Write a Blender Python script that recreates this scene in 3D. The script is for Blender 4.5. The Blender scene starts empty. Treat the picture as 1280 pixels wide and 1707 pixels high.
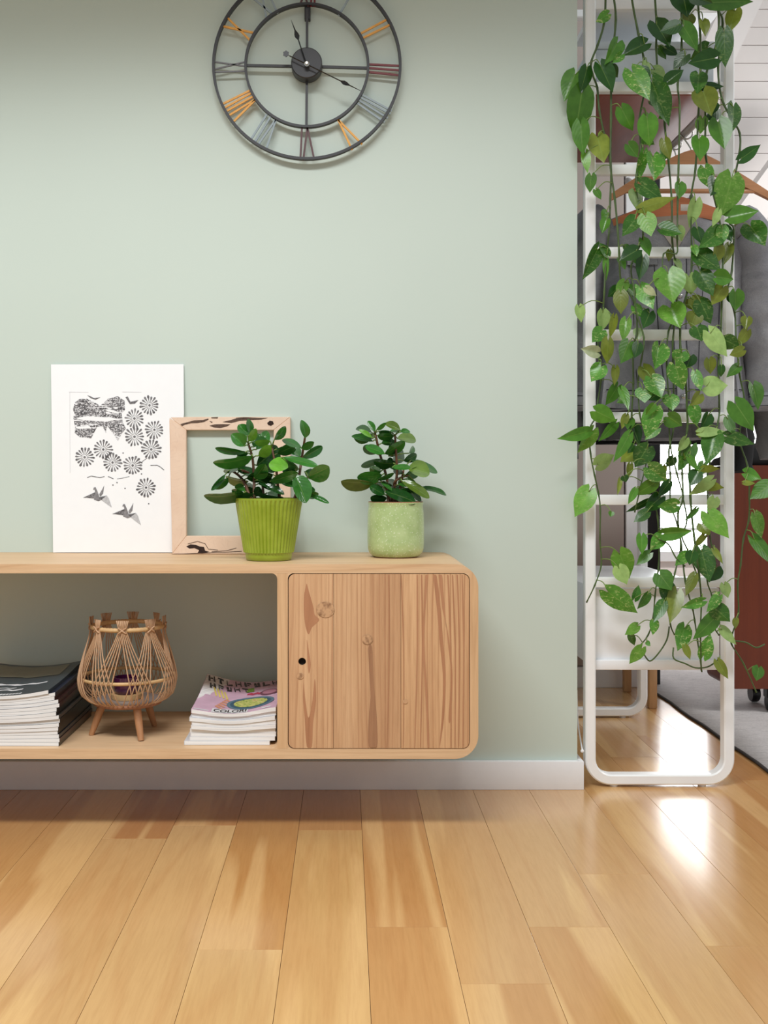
import bpy, bmesh, math, random
from mathutils import Vector, Matrix
from mathutils.geometry import tessellate_polygon
random.seed(7)
R = random.random
def U(a, b): return a + (b - a) * random.random()
SC = bpy.context.scene
COL = SC.collection
def lin(c):
    c = c / 255.0
    return c / 12.92 if c <= 0.04045 else ((c + 0.055) / 1.055) ** 2.4
def rgb(r, g, b, a=1.0): return (lin(r), lin(g), lin(b), a)

# ------------------------------------------------------------------ camera
F, VX, VY, D, H = 1800.0, 575.0, 795.0, 2.432, 0.701      # focal (px), vanishing point, distance to wall, eye height
cam = bpy.data.objects.new('camera', bpy.data.cameras.new('camera'))
COL.objects.link(cam); SC.camera = cam
cam.location = (0, -D, H); cam.rotation_euler = (math.pi / 2, 0, 0)
cam.data.sensor_width = 36; cam.data.sensor_fit = 'AUTO'; cam.data.lens = F / 1707 * 36
cam.data.shift_x = (640 - VX) / 1707; cam.data.shift_y = -(853.5 - VY) / 1707
cam.data.clip_start = 0.05
# ------------------------------------------------------------------ world, lights, exposure
w = bpy.data.worlds.new('daylight'); SC.world = w; w.use_nodes = True
bg = w.node_tree.nodes['Background']; bg.inputs[0].default_value = (0.93, 0.98, 1.0, 1); bg.inputs[1].default_value = 0.45
def area(name, loc, target, sx, sy, power, color, spread=180):
    l = bpy.data.lights.new(name, 'AREA'); l.shape = 'RECTANGLE'; l.size = sx; l.size_y = sy
    l.energy = power; l.color = color; l.spread = math.radians(spread)
    o = bpy.data.objects.new(name, l); COL.objects.link(o); o.location = loc
    o.rotation_euler = (Vector(target) - Vector(loc)).to_track_quat('-Z', 'Y').to_euler()
    return o
area('roof_window_light', (-0.55, -2.0, 2.75), (-0.45, -1.5, 0.0), 1.9, 0.36, 66, (0.965, 0.985, 1.0), 150)
area('attic_fill_light', (2.7, -0.1, 2.1), (1.7, 1.5, 0.8), 0.9, 0.8, 22, (1.0, 0.98, 0.96), 130)  # unseen fill lamp, added to brighten the rug, boards and clothes
vs = SC.view_settings
vs.view_transform = 'Standard'; vs.look = 'None'; vs.gamma = 1; vs.use_curve_mapping = False; vs.exposure = 0.0
SC.cycles.use_denoising = True

# ------------------------------------------------------------------ helpers
def P(px, py, Y):
    d = D + Y
    return Vector(((px - VX) / F * d, Y, H - (py - VY) / F * d))
def on_plane(px, py, p0, n):
    dr = Vector(((px - VX) / F, 1.0, -(py - VY) / F)); c = Vector((0, -D, H))
    return c + dr * ((Vector(p0) - c).dot(Vector(n)) / dr.dot(Vector(n)))
def wloc(o):
    v = Vector((0, 0, 0))
    while o is not None:
        v += o.location; o = o.parent
    return v
def mesh(name, verts, faces, mats, parent=None, smooth=False, uvs=None, loc=None, midx=None, color=None):
    base = wloc(parent)
    if loc is not None: org = Vector(loc)
    else: org = base
    me = bpy.data.meshes.new(name)
    me.from_pydata([tuple(Vector(v) - org) for v in verts], [], faces)
    if not isinstance(mats, (list, tuple)): mats = [mats]
    for m in mats: me.materials.append(m)
    if midx:
        for p, i in zip(me.polygons, midx): p.material_index = i
    if uvs:
        ul = me.uv_layers.new(name='UVMap')
        for lp in me.loops: ul.data[lp.index].uv = uvs[lp.vertex_index]
    if smooth is True:
        for p in me.polygons: p.use_smooth = True
    elif smooth:                                              # auto smooth by angle
        bm = bmesh.new(); bm.from_mesh(me)
        for f in bm.faces: f.smooth = True
        for e in bm.edges:
            if len(e.link_faces) == 2 and e.calc_face_angle(0) > smooth: e.smooth = False
        bm.to_mesh(me); bm.free()
    me.update()
    o = bpy.data.objects.new(name, me); COL.objects.link(o)
    if parent is not None:
        o.parent = parent; o.location = org - base
    else:
        o.location = org
    if color is not None: o.color = color
    return o
def fixn(o):
    bm = bmesh.new(); bm.from_mesh(o.data); bmesh.ops.recalc_face_normals(bm, faces=bm.faces); bm.to_mesh(o.data); bm.free()
    return o
def thing(name, label, cat, loc, group=None):
    o = bpy.data.objects.new(name, None); COL.objects.link(o); o.location = loc; o.empty_display_size = 0.05
    o['label'] = label; o['category'] = cat
    if group: o['group'] = group
    return o
def tag(o, label, cat, group=None):
    o['label'] = label; o['category'] = cat
    if group: o['group'] = group
    return o
def struct(o):
    o['kind'] = 'structure'; return o
class MB:
    def __init__(s): s.v = []; s.f = []; s.m = []
    def add(s, v, f, mi=0):
        k = len(s.v); s.v += [Vector(x) for x in v]; s.f += [tuple(i + k for i in q) for q in f]; s.m += [mi] * len(f); return s
    def box(s, a, b, mi=0, bev=0.0):
        x0, y0, z0 = a; x1, y1, z1 = b
        if bev <= 0:
            v = [(x, y, z) for x in (x0, x1) for y in (y0, y1) for z in (z0, z1)]
            f = [(0, 1, 3, 2), (4, 6, 7, 5), (0, 4, 5, 1), (2, 3, 7, 6), (0, 2, 6, 4), (1, 5, 7, 3)]
            return s.add(v, f, mi)
        bm = bmesh.new(); bmesh.ops.create_cube(bm, size=1)
        for q in bm.verts: q.co = Vector(((x0 + x1) / 2 + q.co.x * (x1 - x0), (y0 + y1) / 2 + q.co.y * (y1 - y0), (z0 + z1) / 2 + q.co.z * (z1 - z0)))
        bmesh.ops.bevel(bm, geom=bm.edges[:], offset=bev, segments=2, affect='EDGES', profile=0.5)
        bm.verts.index_update()
        s.add([q.co.copy() for q in bm.verts], [[q.index for q in f.verts] for f in bm.faces], mi); bm.free(); return s
    def tube(s, pts, r, n=6, mi=0, cap=True, squash=None):
        pts = [Vector(p) for p in pts]; m = len(pts)
        rad = r if isinstance(r, (list, tuple)) else [r] * m
        ref = None; v = []
        for i, p in enumerate(pts):
            t = (pts[min(i + 1, m - 1)] - pts[max(i - 1, 0)])
            if t.length < 1e-9: t = Vector((0, 0, 1))
            t.normalize()
            if ref is None:
                ref = t.cross(Vector((0, 1, 0)))
                if ref.length < 0.1: ref = t.cross(Vector((1, 0, 0)))
            ref = (ref - t * ref.dot(t)).normalized(); b = t.cross(ref)
            for k in range(n):
                a = 2 * math.pi * k / n
                q = ref * math.cos(a) + b * math.sin(a)
                v.append(p + q * rad[i])
        f = [(i * n + k, i * n + (k + 1) % n, (i + 1) * n + (k + 1) % n, (i + 1) * n + k) for i in range(m - 1) for k in range(n)]
        if cap: f += [tuple(range(n - 1, -1, -1)), tuple((m - 1) * n + k for k in range(n))]
        return s.add(v, f, mi)
    def lathe(s, c, prof, n=40, mi=0, close=True, mod=None):
        v = []
        for (r, z) in prof:
            for k in range(n):
                a = 2 * math.pi * k / n
                rr = r if mod is None else mod(r, z, a)
                v.append((c[0] + rr * math.cos(a), c[1] + rr * math.sin(a), c[2] + z))
        m = len(prof)
        f = [(i * n + k, i * n + (k + 1) % n, (i + 1) * n + (k + 1) % n, (i + 1) * n + k) for i in range(m - 1) for k in range(n)]
        if close: f += [tuple(range(n - 1, -1, -1)), tuple((m - 1) * n + k for k in range(n))]
        return s.add(v, f, mi)
    def prism(s, outline, y0, y1, holes=(), mi=0):
        loops = [list(outline)] + [list(h) for h in holes]
        tris = tessellate_polygon([[Vector((x, z, 0)) for x, z in lp] for lp in loops])
        flat = [p for lp in loops for p in lp]; n = len(flat)
        v = [(x, y0, z) for x, z in flat] + [(x, y1, z) for x, z in flat]
        f = [tuple(t) for t in tris] + [tuple(i + n for i in reversed(t)) for t in tris]
        k = 0
        for lp in loops:
            m = len(lp)
            for i in range(m): f.append((k + i, k + (i + 1) % m, k + (i + 1) % m + n, k + i + n))
            k += m
        return s.add(v, f, mi)
    def build(s, name, mats, parent=None, smooth=False, **kw):
        o = mesh(name, s.v, s.f, mats, parent, False, midx=s.m if isinstance(mats, (list, tuple)) else None, **kw)
        bm = bmesh.new(); bm.from_mesh(o.data); bmesh.ops.recalc_face_normals(bm, faces=bm.faces)
        if smooth:
            for fc in bm.faces: fc.smooth = True
            if smooth is not True:
                for e in bm.edges:
                    if len(e.link_faces) == 2 and e.calc_face_angle(0) > smooth: e.smooth = False
        bm.to_mesh(o.data); bm.free(); return o
def rrect(x0, z0, x1, z1, r, n=8):
    rs = r if isinstance(r, (list, tuple)) else [r] * 4       # bl, br, tr, tl
    out = []
    for (cx, cz, a0, q) in ((x0, z0, 180, 0), (x1, z0, 270, 1), (x1, z1, 0, 2), (x0, z1, 90, 3)):
        rr = rs[q]
        if rr <= 0: out.append((cx, cz)); continue
        ox = cx + rr if q in (0, 3) else cx - rr; oz = cz + rr if q in (0, 1) else cz - rr
        for i in range(n + 1):
            a = math.radians(a0 + 90 * i / n); out.append((ox + rr * math.cos(a), oz + rr * math.sin(a)))
    return out
def circ(x, z, r, n=20): return [(x + r * math.cos(2 * math.pi * i / n), z + r * math.sin(2 * math.pi * i / n)) for i in range(n)]
def spline(pts, k=4):
    pts = [Vector(p) for p in pts]; out = []
    for i in range(len(pts) - 1):
        a, b, c, d = pts[max(i - 1, 0)], pts[i], pts[i + 1], pts[min(i + 2, len(pts) - 1)]
        for j in range(k):
            t = j / k
            out.append(0.5 * ((2 * b) + (c - a) * t + (2 * a - 5 * b + 4 * c - d) * t * t + (3 * b - a - 3 * c + d) * t ** 3))
    return out + [pts[-1]]

# ------------------------------------------------------------------ materials
class N:
    def __init__(s, name):
        s.mat = bpy.data.materials.new(name); s.mat.use_nodes = True; s.t = s.mat.node_tree; s.n = s.t.nodes
        s.p = s.n['Principled BSDF']; s.out = s.n['Material Output']
    def add(s, typ, **kw):
        x = s.n.new(typ)
        for k, v in kw.items(): setattr(x, k, v)
        return x
    def link(s, a, b): s.t.links.new(a, b)
    def coord(s, scale=(1, 1, 1), rand=False, kind='Object'):
        tc = s.add('ShaderNodeTexCoord'); mp = s.add('ShaderNodeMapping'); mp.inputs['Scale'].default_value = scale
        s.link(tc.outputs[kind], mp.inputs['Vector'])
        if rand:
            oi = s.add('ShaderNodeObjectInfo'); mu = s.add('ShaderNodeMath', operation='MULTIPLY'); mu.inputs[1].default_value = 37.0
            s.link(oi.outputs['Random'], mu.inputs[0])
            cb = s.add('ShaderNodeCombineXYZ'); 
            for i in range(3): s.link(mu.outputs[0], cb.inputs[i])
            s.link(cb.outputs[0], mp.inputs['Location'])
        return mp.outputs[0]
    def noise(s, vec, scale, detail=3, rough=0.55, dist=0.0):
        x = s.add('ShaderNodeTexNoise'); x.inputs['Scale'].default_value = scale; x.inputs['Detail'].default_value = detail
        x.inputs['Roughness'].default_value = rough; x.inputs['Distortion'].default_value = dist
        s.link(vec, x.inputs['Vector']); return x.outputs['Fac']
    def ramp(s, fac, stops, interp='LINEAR'):
        x = s.add('ShaderNodeValToRGB'); e = x.color_ramp; e.interpolation = interp
        while len(e.elements) < len(stops): e.elements.new(0.5)
        for el, (p, c) in zip(e.elements, stops): el.position = p; el.color = c
        s.link(fac, x.inputs[0]); return x.outputs[0]
    def mix(s, fac, a, b, mode='MIX'):
        x = s.add('ShaderNodeMix', data_type='RGBA', blend_type=mode)
        for sock, val in ((x.inputs[0], fac), (x.inputs[6], a), (x.inputs[7], b)):
            if hasattr(val, 'links') or hasattr(val, 'is_linked'): s.link(val, sock)
            else: sock.default_value = val
        return x.outputs[2]
    def math(s, op, a, b=0.0):
        x = s.add('ShaderNodeMath', operation=op)
        for i, val in enumerate((a, b)):
            if hasattr(val, 'is_linked'): s.link(val, x.inputs[i])
            else: x.inputs[i].default_value = val
        return x.outputs[0]
    def bump(s, hgt, strength=0.2, dist=0.002):
        b = s.add('ShaderNodeBump'); b.inputs['Strength'].default_value = strength; b.inputs['Distance'].default_value = dist
        s.link(hgt, b.inputs['Height']); s.link(b.outputs[0], s.p.inputs['Normal'])
    def base(s, c):
        if hasattr(c, 'is_linked'): s.link(c, s.p.inputs['Base Color'])
        else: s.p.inputs['Base Color'].default_value = c
    def set(s, rough=0.5, **kw):
        s.p.inputs['Roughness'].default_value = rough
        for k, v in kw.items(): s.p.inputs[k.replace('_', ' ')].default_value = v
        return s.mat
def plain(name, c, rough=0.5, var=0.06, sc=30, bump=0.0, **kw):
    m = N(name); v = m.coord(); f = m.noise(v, sc, 3)
    lo = tuple(x * (1 - var) for x in c[:3]) + (1,); hi = tuple(min(1, x * (1 + var)) for x in c[:3]) + (1,)
    m.base(m.ramp(f, [(0.3, lo), (0.7, hi)]))
    if bump: m.bump(f, bump, 0.002)
    return m.set(rough, **kw)
def wood(name, light, mid, dark, axis='X', freq=55.0, rough=0.5, streak=0.35, rand=True, coat=0.0, objcol=False, warp=1.0):
    """grain runs along axis: the coordinates are squeezed along it"""
    m = N(name); q = 0.055
    sc = {'X': (q, 1, 1), 'Y': (1, q, 1), 'Z': (1, 1, q)}[axis]
    v = m.coord(sc, rand)
    big = m.noise(v, 9.0, 2, 0.5, 0.6 * warp)
    wv = m.math('FRACT', m.math('MULTIPLY', big, freq * 0.22))
    tri = m.math('ABSOLUTE', m.math('SUBTRACT', wv, 0.5))
    fine = m.noise(v, 260.0, 3, 0.6)
    rings = m.ramp(tri, [(0.0, dark), (0.13, mid), (0.5, light)])
    mott = m.noise(v, 14.0, 3)
    c = m.mix(m.math('MULTIPLY', m.ramp(mott, [(0.35, (0, 0, 0, 1)), (0.7, (1, 1, 1, 1))]), 0.6), m.mix(streak, mid, rings), light)
    fr = m.ramp(fine, [(0.3, (0.86, 0.84, 0.82, 1)), (0.62, (1, 1, 1, 1))])
    c = m.mix(0.75, c, fr, 'MULTIPLY')
    if objcol:
        oi = m.add('ShaderNodeObjectInfo'); c = m.mix(1.0, c, oi.outputs['Color'], 'MULTIPLY')
    m.base(c); m.bump(fine, 0.06, 0.001)
    m.p.inputs['Coat Weight'].default_value = coat; m.p.inputs['Coat Roughness'].default_value = 0.12
    return m.set(rough)
# wall paint
m = N('sage_wall_paint'); v = m.coord(); f = m.noise(v, 220, 2)
m.base(m.ramp(m.noise(v, 2.0, 2), [(0.3, rgb(198, 211, 201)), (0.7, rgb(201, 214, 204))])); m.bump(f, 0.05, 0.0006); M_WALL = m.set(0.55)
M_WHITE = plain('white_gloss_paint', rgb(240, 241, 243), 0.32, 0.015)
M_RACK = plain('white_lacquered_metal', rgb(246, 247, 247), 0.3, 0.012)
M_CEIL = plain('white_ceiling_paint', rgb(225, 222, 215), 0.7, 0.02)
M_PINE_X = wood('pine_grain_across', rgb(224, 191, 152), rgb(215, 178, 137), rgb(190, 145, 103), 'X', 46, 0.5, 0.45)
M_PINE_Z = wood('pine_grain_upright', rgb(221, 184, 142), rgb(211, 171, 127), rgb(186, 139, 96), 'Z', 46, 0.5, 0.45)
M_STOOL = wood('light_beech', rgb(205, 165, 120), rgb(192, 148, 104), rgb(160, 116, 78), 'Z', 40, 0.5)
M_LEG = wood('oak_leg', rgb(190, 140, 98), rgb(176, 124, 84), rgb(140, 92, 58), 'Z', 40, 0.45)
M_RED = wood('red_brown_wood', rgb(116, 48, 16), rgb(106, 41, 12), rgb(84, 31, 10), 'Z', 22, 0.35, 0.3)
M_SHELF = wood('copper_brown_shelf', rgb(158, 78, 48), rgb(144, 66, 40), rgb(116, 48, 28), 'Y', 18, 0.45, 0.2)
M_BLACK = plain('matt_black_metal', rgb(46, 46, 49), 0.45, 0.05)
M_HAND = plain('black_clock_hand', rgb(22, 22, 23), 0.3, 0.05)
M_CHROME = N('chrome'); M_CHROME.base(rgb(190, 188, 182)); M_CHROME = M_CHROME.set(0.22, Metallic=1.0)
M_DARK = plain('dark_gap', rgb(120, 88, 58), 0.8)
def bolt_mat(n, c): return plain(n, c, 0.45, 0.08, 80)
M_ORANGE = bolt_mat('orange_rod', rgb(228, 164, 66)); M_BLUE = bolt_mat('blue_grey_rod', rgb(146, 160, 166))
M_PLUM = bolt_mat('plum_rod', rgb(84, 50, 52)); M_WINE = bolt_mat('wine_red_rod', rgb(112, 26, 34)); M_GREYR = bolt_mat('steel_grey_rod', rgb(108, 108, 112))

# ------------------------------------------------------------------ the room
WX = 0.523                                                     # right end of the green wall
b = MB(); b.box((-2.2, 0, 0), (WX, 0.12, 2.235)); wall = struct(b.build('wall_back', M_WALL))
b = MB(); b.box((-2.2, -0.015, 0), (WX + 0.0035, -0.0003, 0.064), bev=0.0015); struct(b.build('baseboard_back', M_WHITE, smooth=0.6))
b = MB(); b.box((WX + 0.0003, -0.0148, 0), (WX + 0.012, 0.12, 0.064), bev=0.0015); struct(b.build('baseboard_end', M_WHITE, smooth=0.6))
b = MB(); b.box((-2.2, -1.12, 2.235), (0.56, 0.12, 2.31)); struct(b.build('shading_ceiling', M_CEIL))  # unseen ceiling strip, its height and edge set to shade the wall top

# floor: a dark bed with single planks laid on it
M_FLOOR = N('golden_oak_plank'); m = M_FLOOR
v = m.coord((1, 0.06, 1), True)
big = m.noise(v, 7.0, 2, 0.5, 0.9); tri = m.math('ABSOLUTE', m.math('SUBTRACT', m.math('FRACT', m.math('MULTIPLY', big, 7.0)), 0.5))
fine = m.noise(v, 190.0, 3, 0.65)
oi = m.add('ShaderNodeObjectInfo')
sap = m.ramp(m.noise(v, 10.0, 2, 0.45, 0.5), [(0.55, (0, 0, 0, 1)), (0.60, (1, 1, 1, 1))])
c = m.mix(m.math('MULTIPLY', m.ramp(tri, [(0.0, (1, 1, 1, 1)), (0.2, (0, 0, 0, 1))]), 0.16), oi.outputs['Color'], rgb(176, 112, 58))
c = m.mix(m.math('MULTIPLY', m.ramp(m.noise(v, 16.0, 3), [(0.4, (0, 0, 0, 1)), (0.75, (1, 1, 1, 1))]), 0.20), c, rgb(192, 138, 84))
c = m.mix(m.math('MULTIPLY', sap, 0.62), c, rgb(226, 186, 128))
c = m.mix(0.8, c, m.ramp(fine, [(0.3, (0.9, 0.87, 0.84, 1)), (0.6, (1, 1, 1, 1))]), 'MULTIPLY')
m.base(c); m.bump(fine, 0.025, 0.0006); m.p.inputs['Coat Weight'].default_value = 0.5; m.p.inputs['Coat Roughness'].default_value = 0.17
M_FLOOR = m.set(0.25)
b = MB(); b.box((-2.3, -2.6, -0.03), (2.6, 2.3, -0.004)); floor = struct(b.build('floor', M_DARK))
PW = 0.1262; X0 = 0.0336
def y_of(py): return F * H / (py - VY) - D
cuts = {-5: [1470], -4: [1398], -3: [1375], -2: [1583], -1: [1640], 0: [], -99: []}
fixed = {-4: [1398], -3: [1376], -2: [1583], -1: [1384], 0: [], 1: [1640], 2: [], 3: [1457], 4: [1577, 1226], 5: [1262], 6: [1226]}
tones = [rgb(204, 160, 106), rgb(196, 148, 92), rgb(200, 154, 98), rgb(193, 143, 88), rgb(206, 164, 112), rgb(198, 150, 94)]
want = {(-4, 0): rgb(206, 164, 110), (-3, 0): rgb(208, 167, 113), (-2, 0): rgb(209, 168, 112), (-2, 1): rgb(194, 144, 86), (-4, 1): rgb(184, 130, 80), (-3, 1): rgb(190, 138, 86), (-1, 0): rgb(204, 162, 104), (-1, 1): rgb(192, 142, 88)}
for k in range(-17, 20):
    xa = X0 + (k - 0) * PW + 0.0003; xb = xa + PW - 0.0006
    ys = sorted([-2.6] + [y_of(p) for p in fixed.get(k, [])] + [2.3])
    if k not in fixed: ys = sorted([-2.6, U(-1.6, -0.6), U(0.0, 0.9), 2.3])
    for i in range(len(ys) - 1):
        ya, yb = ys[i], ys[i + 1]
        while yb - ya > 3.4:
            yc = ya + 1.85
            seg = (ya, yc); ya = yc
            bb = MB(); bb.box((xa, seg[0] + 0.0004, -0.012), (xb, seg[1] - 0.0004, 0.0), bev=0.0003)
            bb.build('plank', M_FLOOR, floor, loc=((xa + xb) / 2, sum(seg) / 2, 0), color=want.get((k, i), random.choice(tones)))
        bb = MB(); bb.box((xa, ya + 0.00025, -0.012), (xb, yb - 0.00025, 0.0), bev=0.0003)
        bb.build('plank', M_FLOOR, floor, loc=((xa + xb) / 2, (ya + yb) / 2, 0), color=want.get((k, i), random.choice(tones)))

# ------------------------------------------------------------------ attic behind the rack: planked wall, bright window, beams
M_PLANKW = plain('white_painted_board', rgb(246, 240, 237), 0.5, 0.02, 8)
FY = 2.2
WINX0, WINX1, WINZ0, WINZ1 = 1.30, 1.78, 0.37, 1.18
b = MB(); b.box((0.2, FY + 0.03, 0), (3.4, FY + 0.08, WINZ0)); b.box((0.2, FY + 0.03, WINZ1), (3.4, FY + 0.08, 3.3))
b.box((0.2, FY + 0.03, WINZ0), (WINX0, FY + 0.08, WINZ1)); b.box((WINX1, FY + 0.03, WINZ0), (3.4, FY + 0.08, WINZ1))
wa = struct(b.build('wall_attic', M_PLANKW))
z = 0.0; PH = 0.0775
while z < 3.2:
    z1 = z + PH - 0.0012
    spans = [(0.2, 3.4)] if (z1 < WINZ0 or z > WINZ1) else [(0.2, WINX0), (WINX1, 3.4)]
    for a, c_ in spans:
        bb = MB(); bb.box((a, FY + 0.012, z + 0.0015), (c_, FY + 0.03, z1), bev=0.0008); bb.build('plank', M_PLANKW, wa)
    z += PH
m = N('bright_daylight_pane'); m.p.inputs['Base Color'].default_value = (0.9, 0.95, 1, 1)
m.p.inputs['Emission Color'].default_value = (0.97, 0.985, 1, 1); m.p.inputs['Emission Strength'].default_value = 6.0
M_PANE = m.set(0.2)
win = struct(MB().box((WINX0, FY + 0.05, WINZ0), (WINX1, FY + 0.055, WINZ1)).build('window_1', M_PANE))
b = MB()
b.prism(rrect(WINX0 - 0.03, WINZ0 - 0.03, WINX1 + 0.03, WINZ1 + 0.03, 0.004, 2), FY - 0.012, FY + 0.05, [rrect(WINX0 + 0.012, WINZ0 + 0.012, WINX1 - 0.012, WINZ1 - 0.012, 0.003, 2)])
b.build('window_frame', M_WHITE, win)
for zz in (0.47, 0.58, 0.71, 0.86):
    MB().box((WINX0 + 0.012, FY + 0.02, zz), (WINX1 - 0.012, FY + 0.045, zz + 0.012), bev=0.002).build('glazing_bar', M_WHITE, win)
# white rafters running down in front of the boards
def beam(name, p, q, wd, th):
    p, q = Vector(p), Vector(q); t = (q - p).normalized(); n = Vector((0, 1, 0)); s = t.cross(n).normalized()
    v = []
    for e in (p, q):
        for a, c_ in ((-1, -1), (1, -1), (1, 1), (-1, 1)): v.append(e + s * a * wd / 2 + n * c_ * th / 2)
    b = MB(); b.add(v, [(0, 1, 2, 3), (7, 6, 5, 4), (0, 4, 5, 1), (1, 5, 6, 2), (2, 6, 7, 3), (3, 7, 4, 0)])
    return struct(b.build(name, M_PLANKW))
beam('trim_1', P(1330, -200, 1.95), P(1080, 330, 1.95), 0.14, 0.12)
beam('trim_2', P(1420, 120, 1.75), P(1130, 520, 1.75), 0.11, 0.12)
# grey partition to the left with a white casing
M_GREIGE = plain('grey_beige_paint', rgb(168, 155, 148), 0.6, 0.03, 5)
cab = thing('tall_cabinet', 'tall grey-beige cabinet standing behind the rack and the wooden stool', 'cabinet', (0.6, 1.3, 0))
MB().box((0.20, 1.165, 0.0), (0.93, 1.6, 2.35), bev=0.003).build('body', M_GREIGE, cab, smooth=0.6)
MB().box((0.205, 1.15, 0.075), (0.925, 1.1648, 2.33), bev=0.002).build('door', M_GREIGE, cab, smooth=0.6)
MB().box((0.205, 1.155, 0.0), (0.925, 1.1648, 0.07), bev=0.002).build('plinth', M_WHITE, cab)
b = MB(); b.box((0.934, 1.16, 0), (0.979, 1.30, 2.5), bev=0.003); struct(b.build('trim_3', M_WHITE))
pole = thing('black_upright', 'narrow black metal upright with pale bolts beside the white casing', 'post', (1.034, 1.2, 0))
MB().box((1.013, 1.18, 0.0), (1.055, 1.21, 2.2), bev=0.002).build('upright', M_HAND, pole)
for zz in (0.82, 0.785):
    q = MB(); q.lathe((0, 0, 0), [(0.0001, 0), (0.006, 0.0), (0.006, 0.004), (0.0001, 0.006)], 12)
    q.v = [Vector((1.025 + x.x, 1.18 - x.z, zz + x.y)) for x in q.v]; q.build('bolt', M_CHROME, pole)

# ------------------------------------------------------------------ rug
M_RUG = N('grey_woven_rug'); m = M_RUG; v = m.coord((1, 2.6, 1))
m.base(m.mix(0.6, m.ramp(m.noise(v, 22, 5, 0.7, 1.5), [(0.3, rgb(150, 146, 146)), (0.5, rgb(208, 203, 202)), (0.72, rgb(228, 224, 222))]),
             m.ramp(m.noise(v, 160, 2), [(0.3, rgb(190, 186, 186)), (0.7, rgb(226, 222, 220))])))
m.bump(m.noise(v, 320, 2), 0.5, 0.003); M_RUG = m.set(0.95)
M_RUGE = plain('dark_rug_binding', rgb(58, 54, 54), 0.9)
rug = thing('rug', 'pale grey mottled rug with dark bound edge on the wooden floor', 'rug', (1.7, 0.9, 0))
nx, ny = 14, 24; vv = []; ff = []
for j in range(ny + 1):
    for i in range(nx + 1):
        vv.append((1.006 + 1.5 * i / nx + (0.004 * math.sin(j * 1.9) if i == 0 else 0), -0.5 + 2.4 * j / ny, 0.007 + 0.0012 * math.sin(i * 1.3 + j) * (i > 0)))
for j in range(ny):
    for i in range(nx):
        k = j * (nx + 1) + i; ff.append((k, k + 1, k + nx + 2, k + nx + 1))
o = mesh('pile', vv, ff, M_RUG, rug, True); md = o.modifiers.new('s', 'SOLIDIFY'); md.thickness = 0.006; md.offset = -1
MB().tube([(1.003 + 0.003 * math.sin(j * 1.9), -0.5 + 2.4 * j / ny, 0.0045) for j in range(ny + 1)], 0.0042, 6).build('binding', M_RUGE, rug, True)

# red-brown cabinet on castors, black cushion on top
rb = thing('red_brown_cabinet', 'red-brown wooden cabinet with a curved front on black castors on the rug', 'cabinet', (1.42, 0.83, 0.0075))
prof = rrect(1.127, 0.078, 1.85, 0.735, [0.02, 0.05, 0.03, 0.035], 8)
b = MB(); b.prism(prof, 0.74, 0.93); b.build('body', M_RED, rb, smooth=0.5)
for (x, y) in ((1.262, 0.765), (1.78, 0.765), (1.262, 0.90), (1.78, 0.90)):
    q = MB(); q.lathe((0, 0, 0), [(0.002, -0.012), (0.024, -0.012), (0.027, -0.007), (0.027, 0.007), (0.024, 0.012), (0.002, 0.012)], 20)
    q.v = [Vector((x + a.z, y + a.x, 0.0345 + a.y)) for a in q.v]; cs = q.build('castor', M_HAND, rb, smooth=0.6)
    MB().box((x - 0.018, y - 0.016, 0.047), (x + 0.018, y + 0.020, 0.0778), bev=0.005).build('castor_fork', M_HAND, cs)
M_CLOTHK = plain('black_cloth', rgb(13, 13, 14), 0.9, 0.15, 60, 0.3)
cu = MB(); n = 18; vv = []; ff = []
for j in range(7):
    for i in range(n + 1):
        u = i / n; t = j / 6
        vv.append((1.135 + 0.62 * u, 0.745 + 0.18 * t, 0.737 + 0.085 * max(0, math.sin(math.pi * min(1, max(0, u * 0.97 + 0.015)))) ** 0.45 * max(0.02, math.sin(math.pi * (0.04 + 0.92 * t))) ** 0.4 + 0.003 * math.sin(i * 2 + j * 3)))
for j in range(6):
    for i in range(n): k = j * (n + 1) + i; ff.append((k, k + 1, k + n + 2, k + n + 1))
k0 = len(vv); vv += [(a[0], a[1], 0.7355) for a in vv[:]]
ff += [tuple(reversed([q + k0 for q in f])) for f in ff[:]]
edge = [i for i in range(n)] 
for i in range(n): ff.append((i, i + k0, i + 1 + k0, i + 1)); q = 6 * (n + 1) + i; ff.append((q + 1, q + 1 + k0, q + k0, q))
for j in range(6): q = j * (n + 1); ff.append((q + n + 1, q + n + 1 + k0, q + k0, q)); q += n; ff.append((q, q + k0, q + n + 1 + k0, q + n + 1))
tag(fixn(mesh('black_cushion', vv, ff, M_CLOTHK, None, True, loc=(1.44, 0.83, 0.737))), 'soft black cushion lying on top of the red-brown cabinet', 'cushion')

# wooden stool, its legs seen under the rack
st = thing('wooden_stool', 'light wooden stool whose slim legs show beneath the white rack box', 'stool', (0.78, 0.97, 0))
for (x, y) in ((0.932, 0.845), (0.622, 0.845), (0.922, 1.10), (0.622, 1.10)):
    q = MB(); q.box((x - 0.0125, y - 0.0125, 0.0), (x + 0.0125, y + 0.0125, 0.36), bev=0.003); q.build('leg', M_STOOL, st, smooth=0.6)
MB().box((0.60, 0.82, 0.36), (0.955, 1.125, 0.385), bev=0.006).build('seat', M_STOOL, st, smooth=0.6)
for y in (0.845, 1.10): MB().box((0.635, y - 0.008, 0.30), (0.919, y + 0.008, 0.335), bev=0.002).build('rail', M_STOOL, st)

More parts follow.
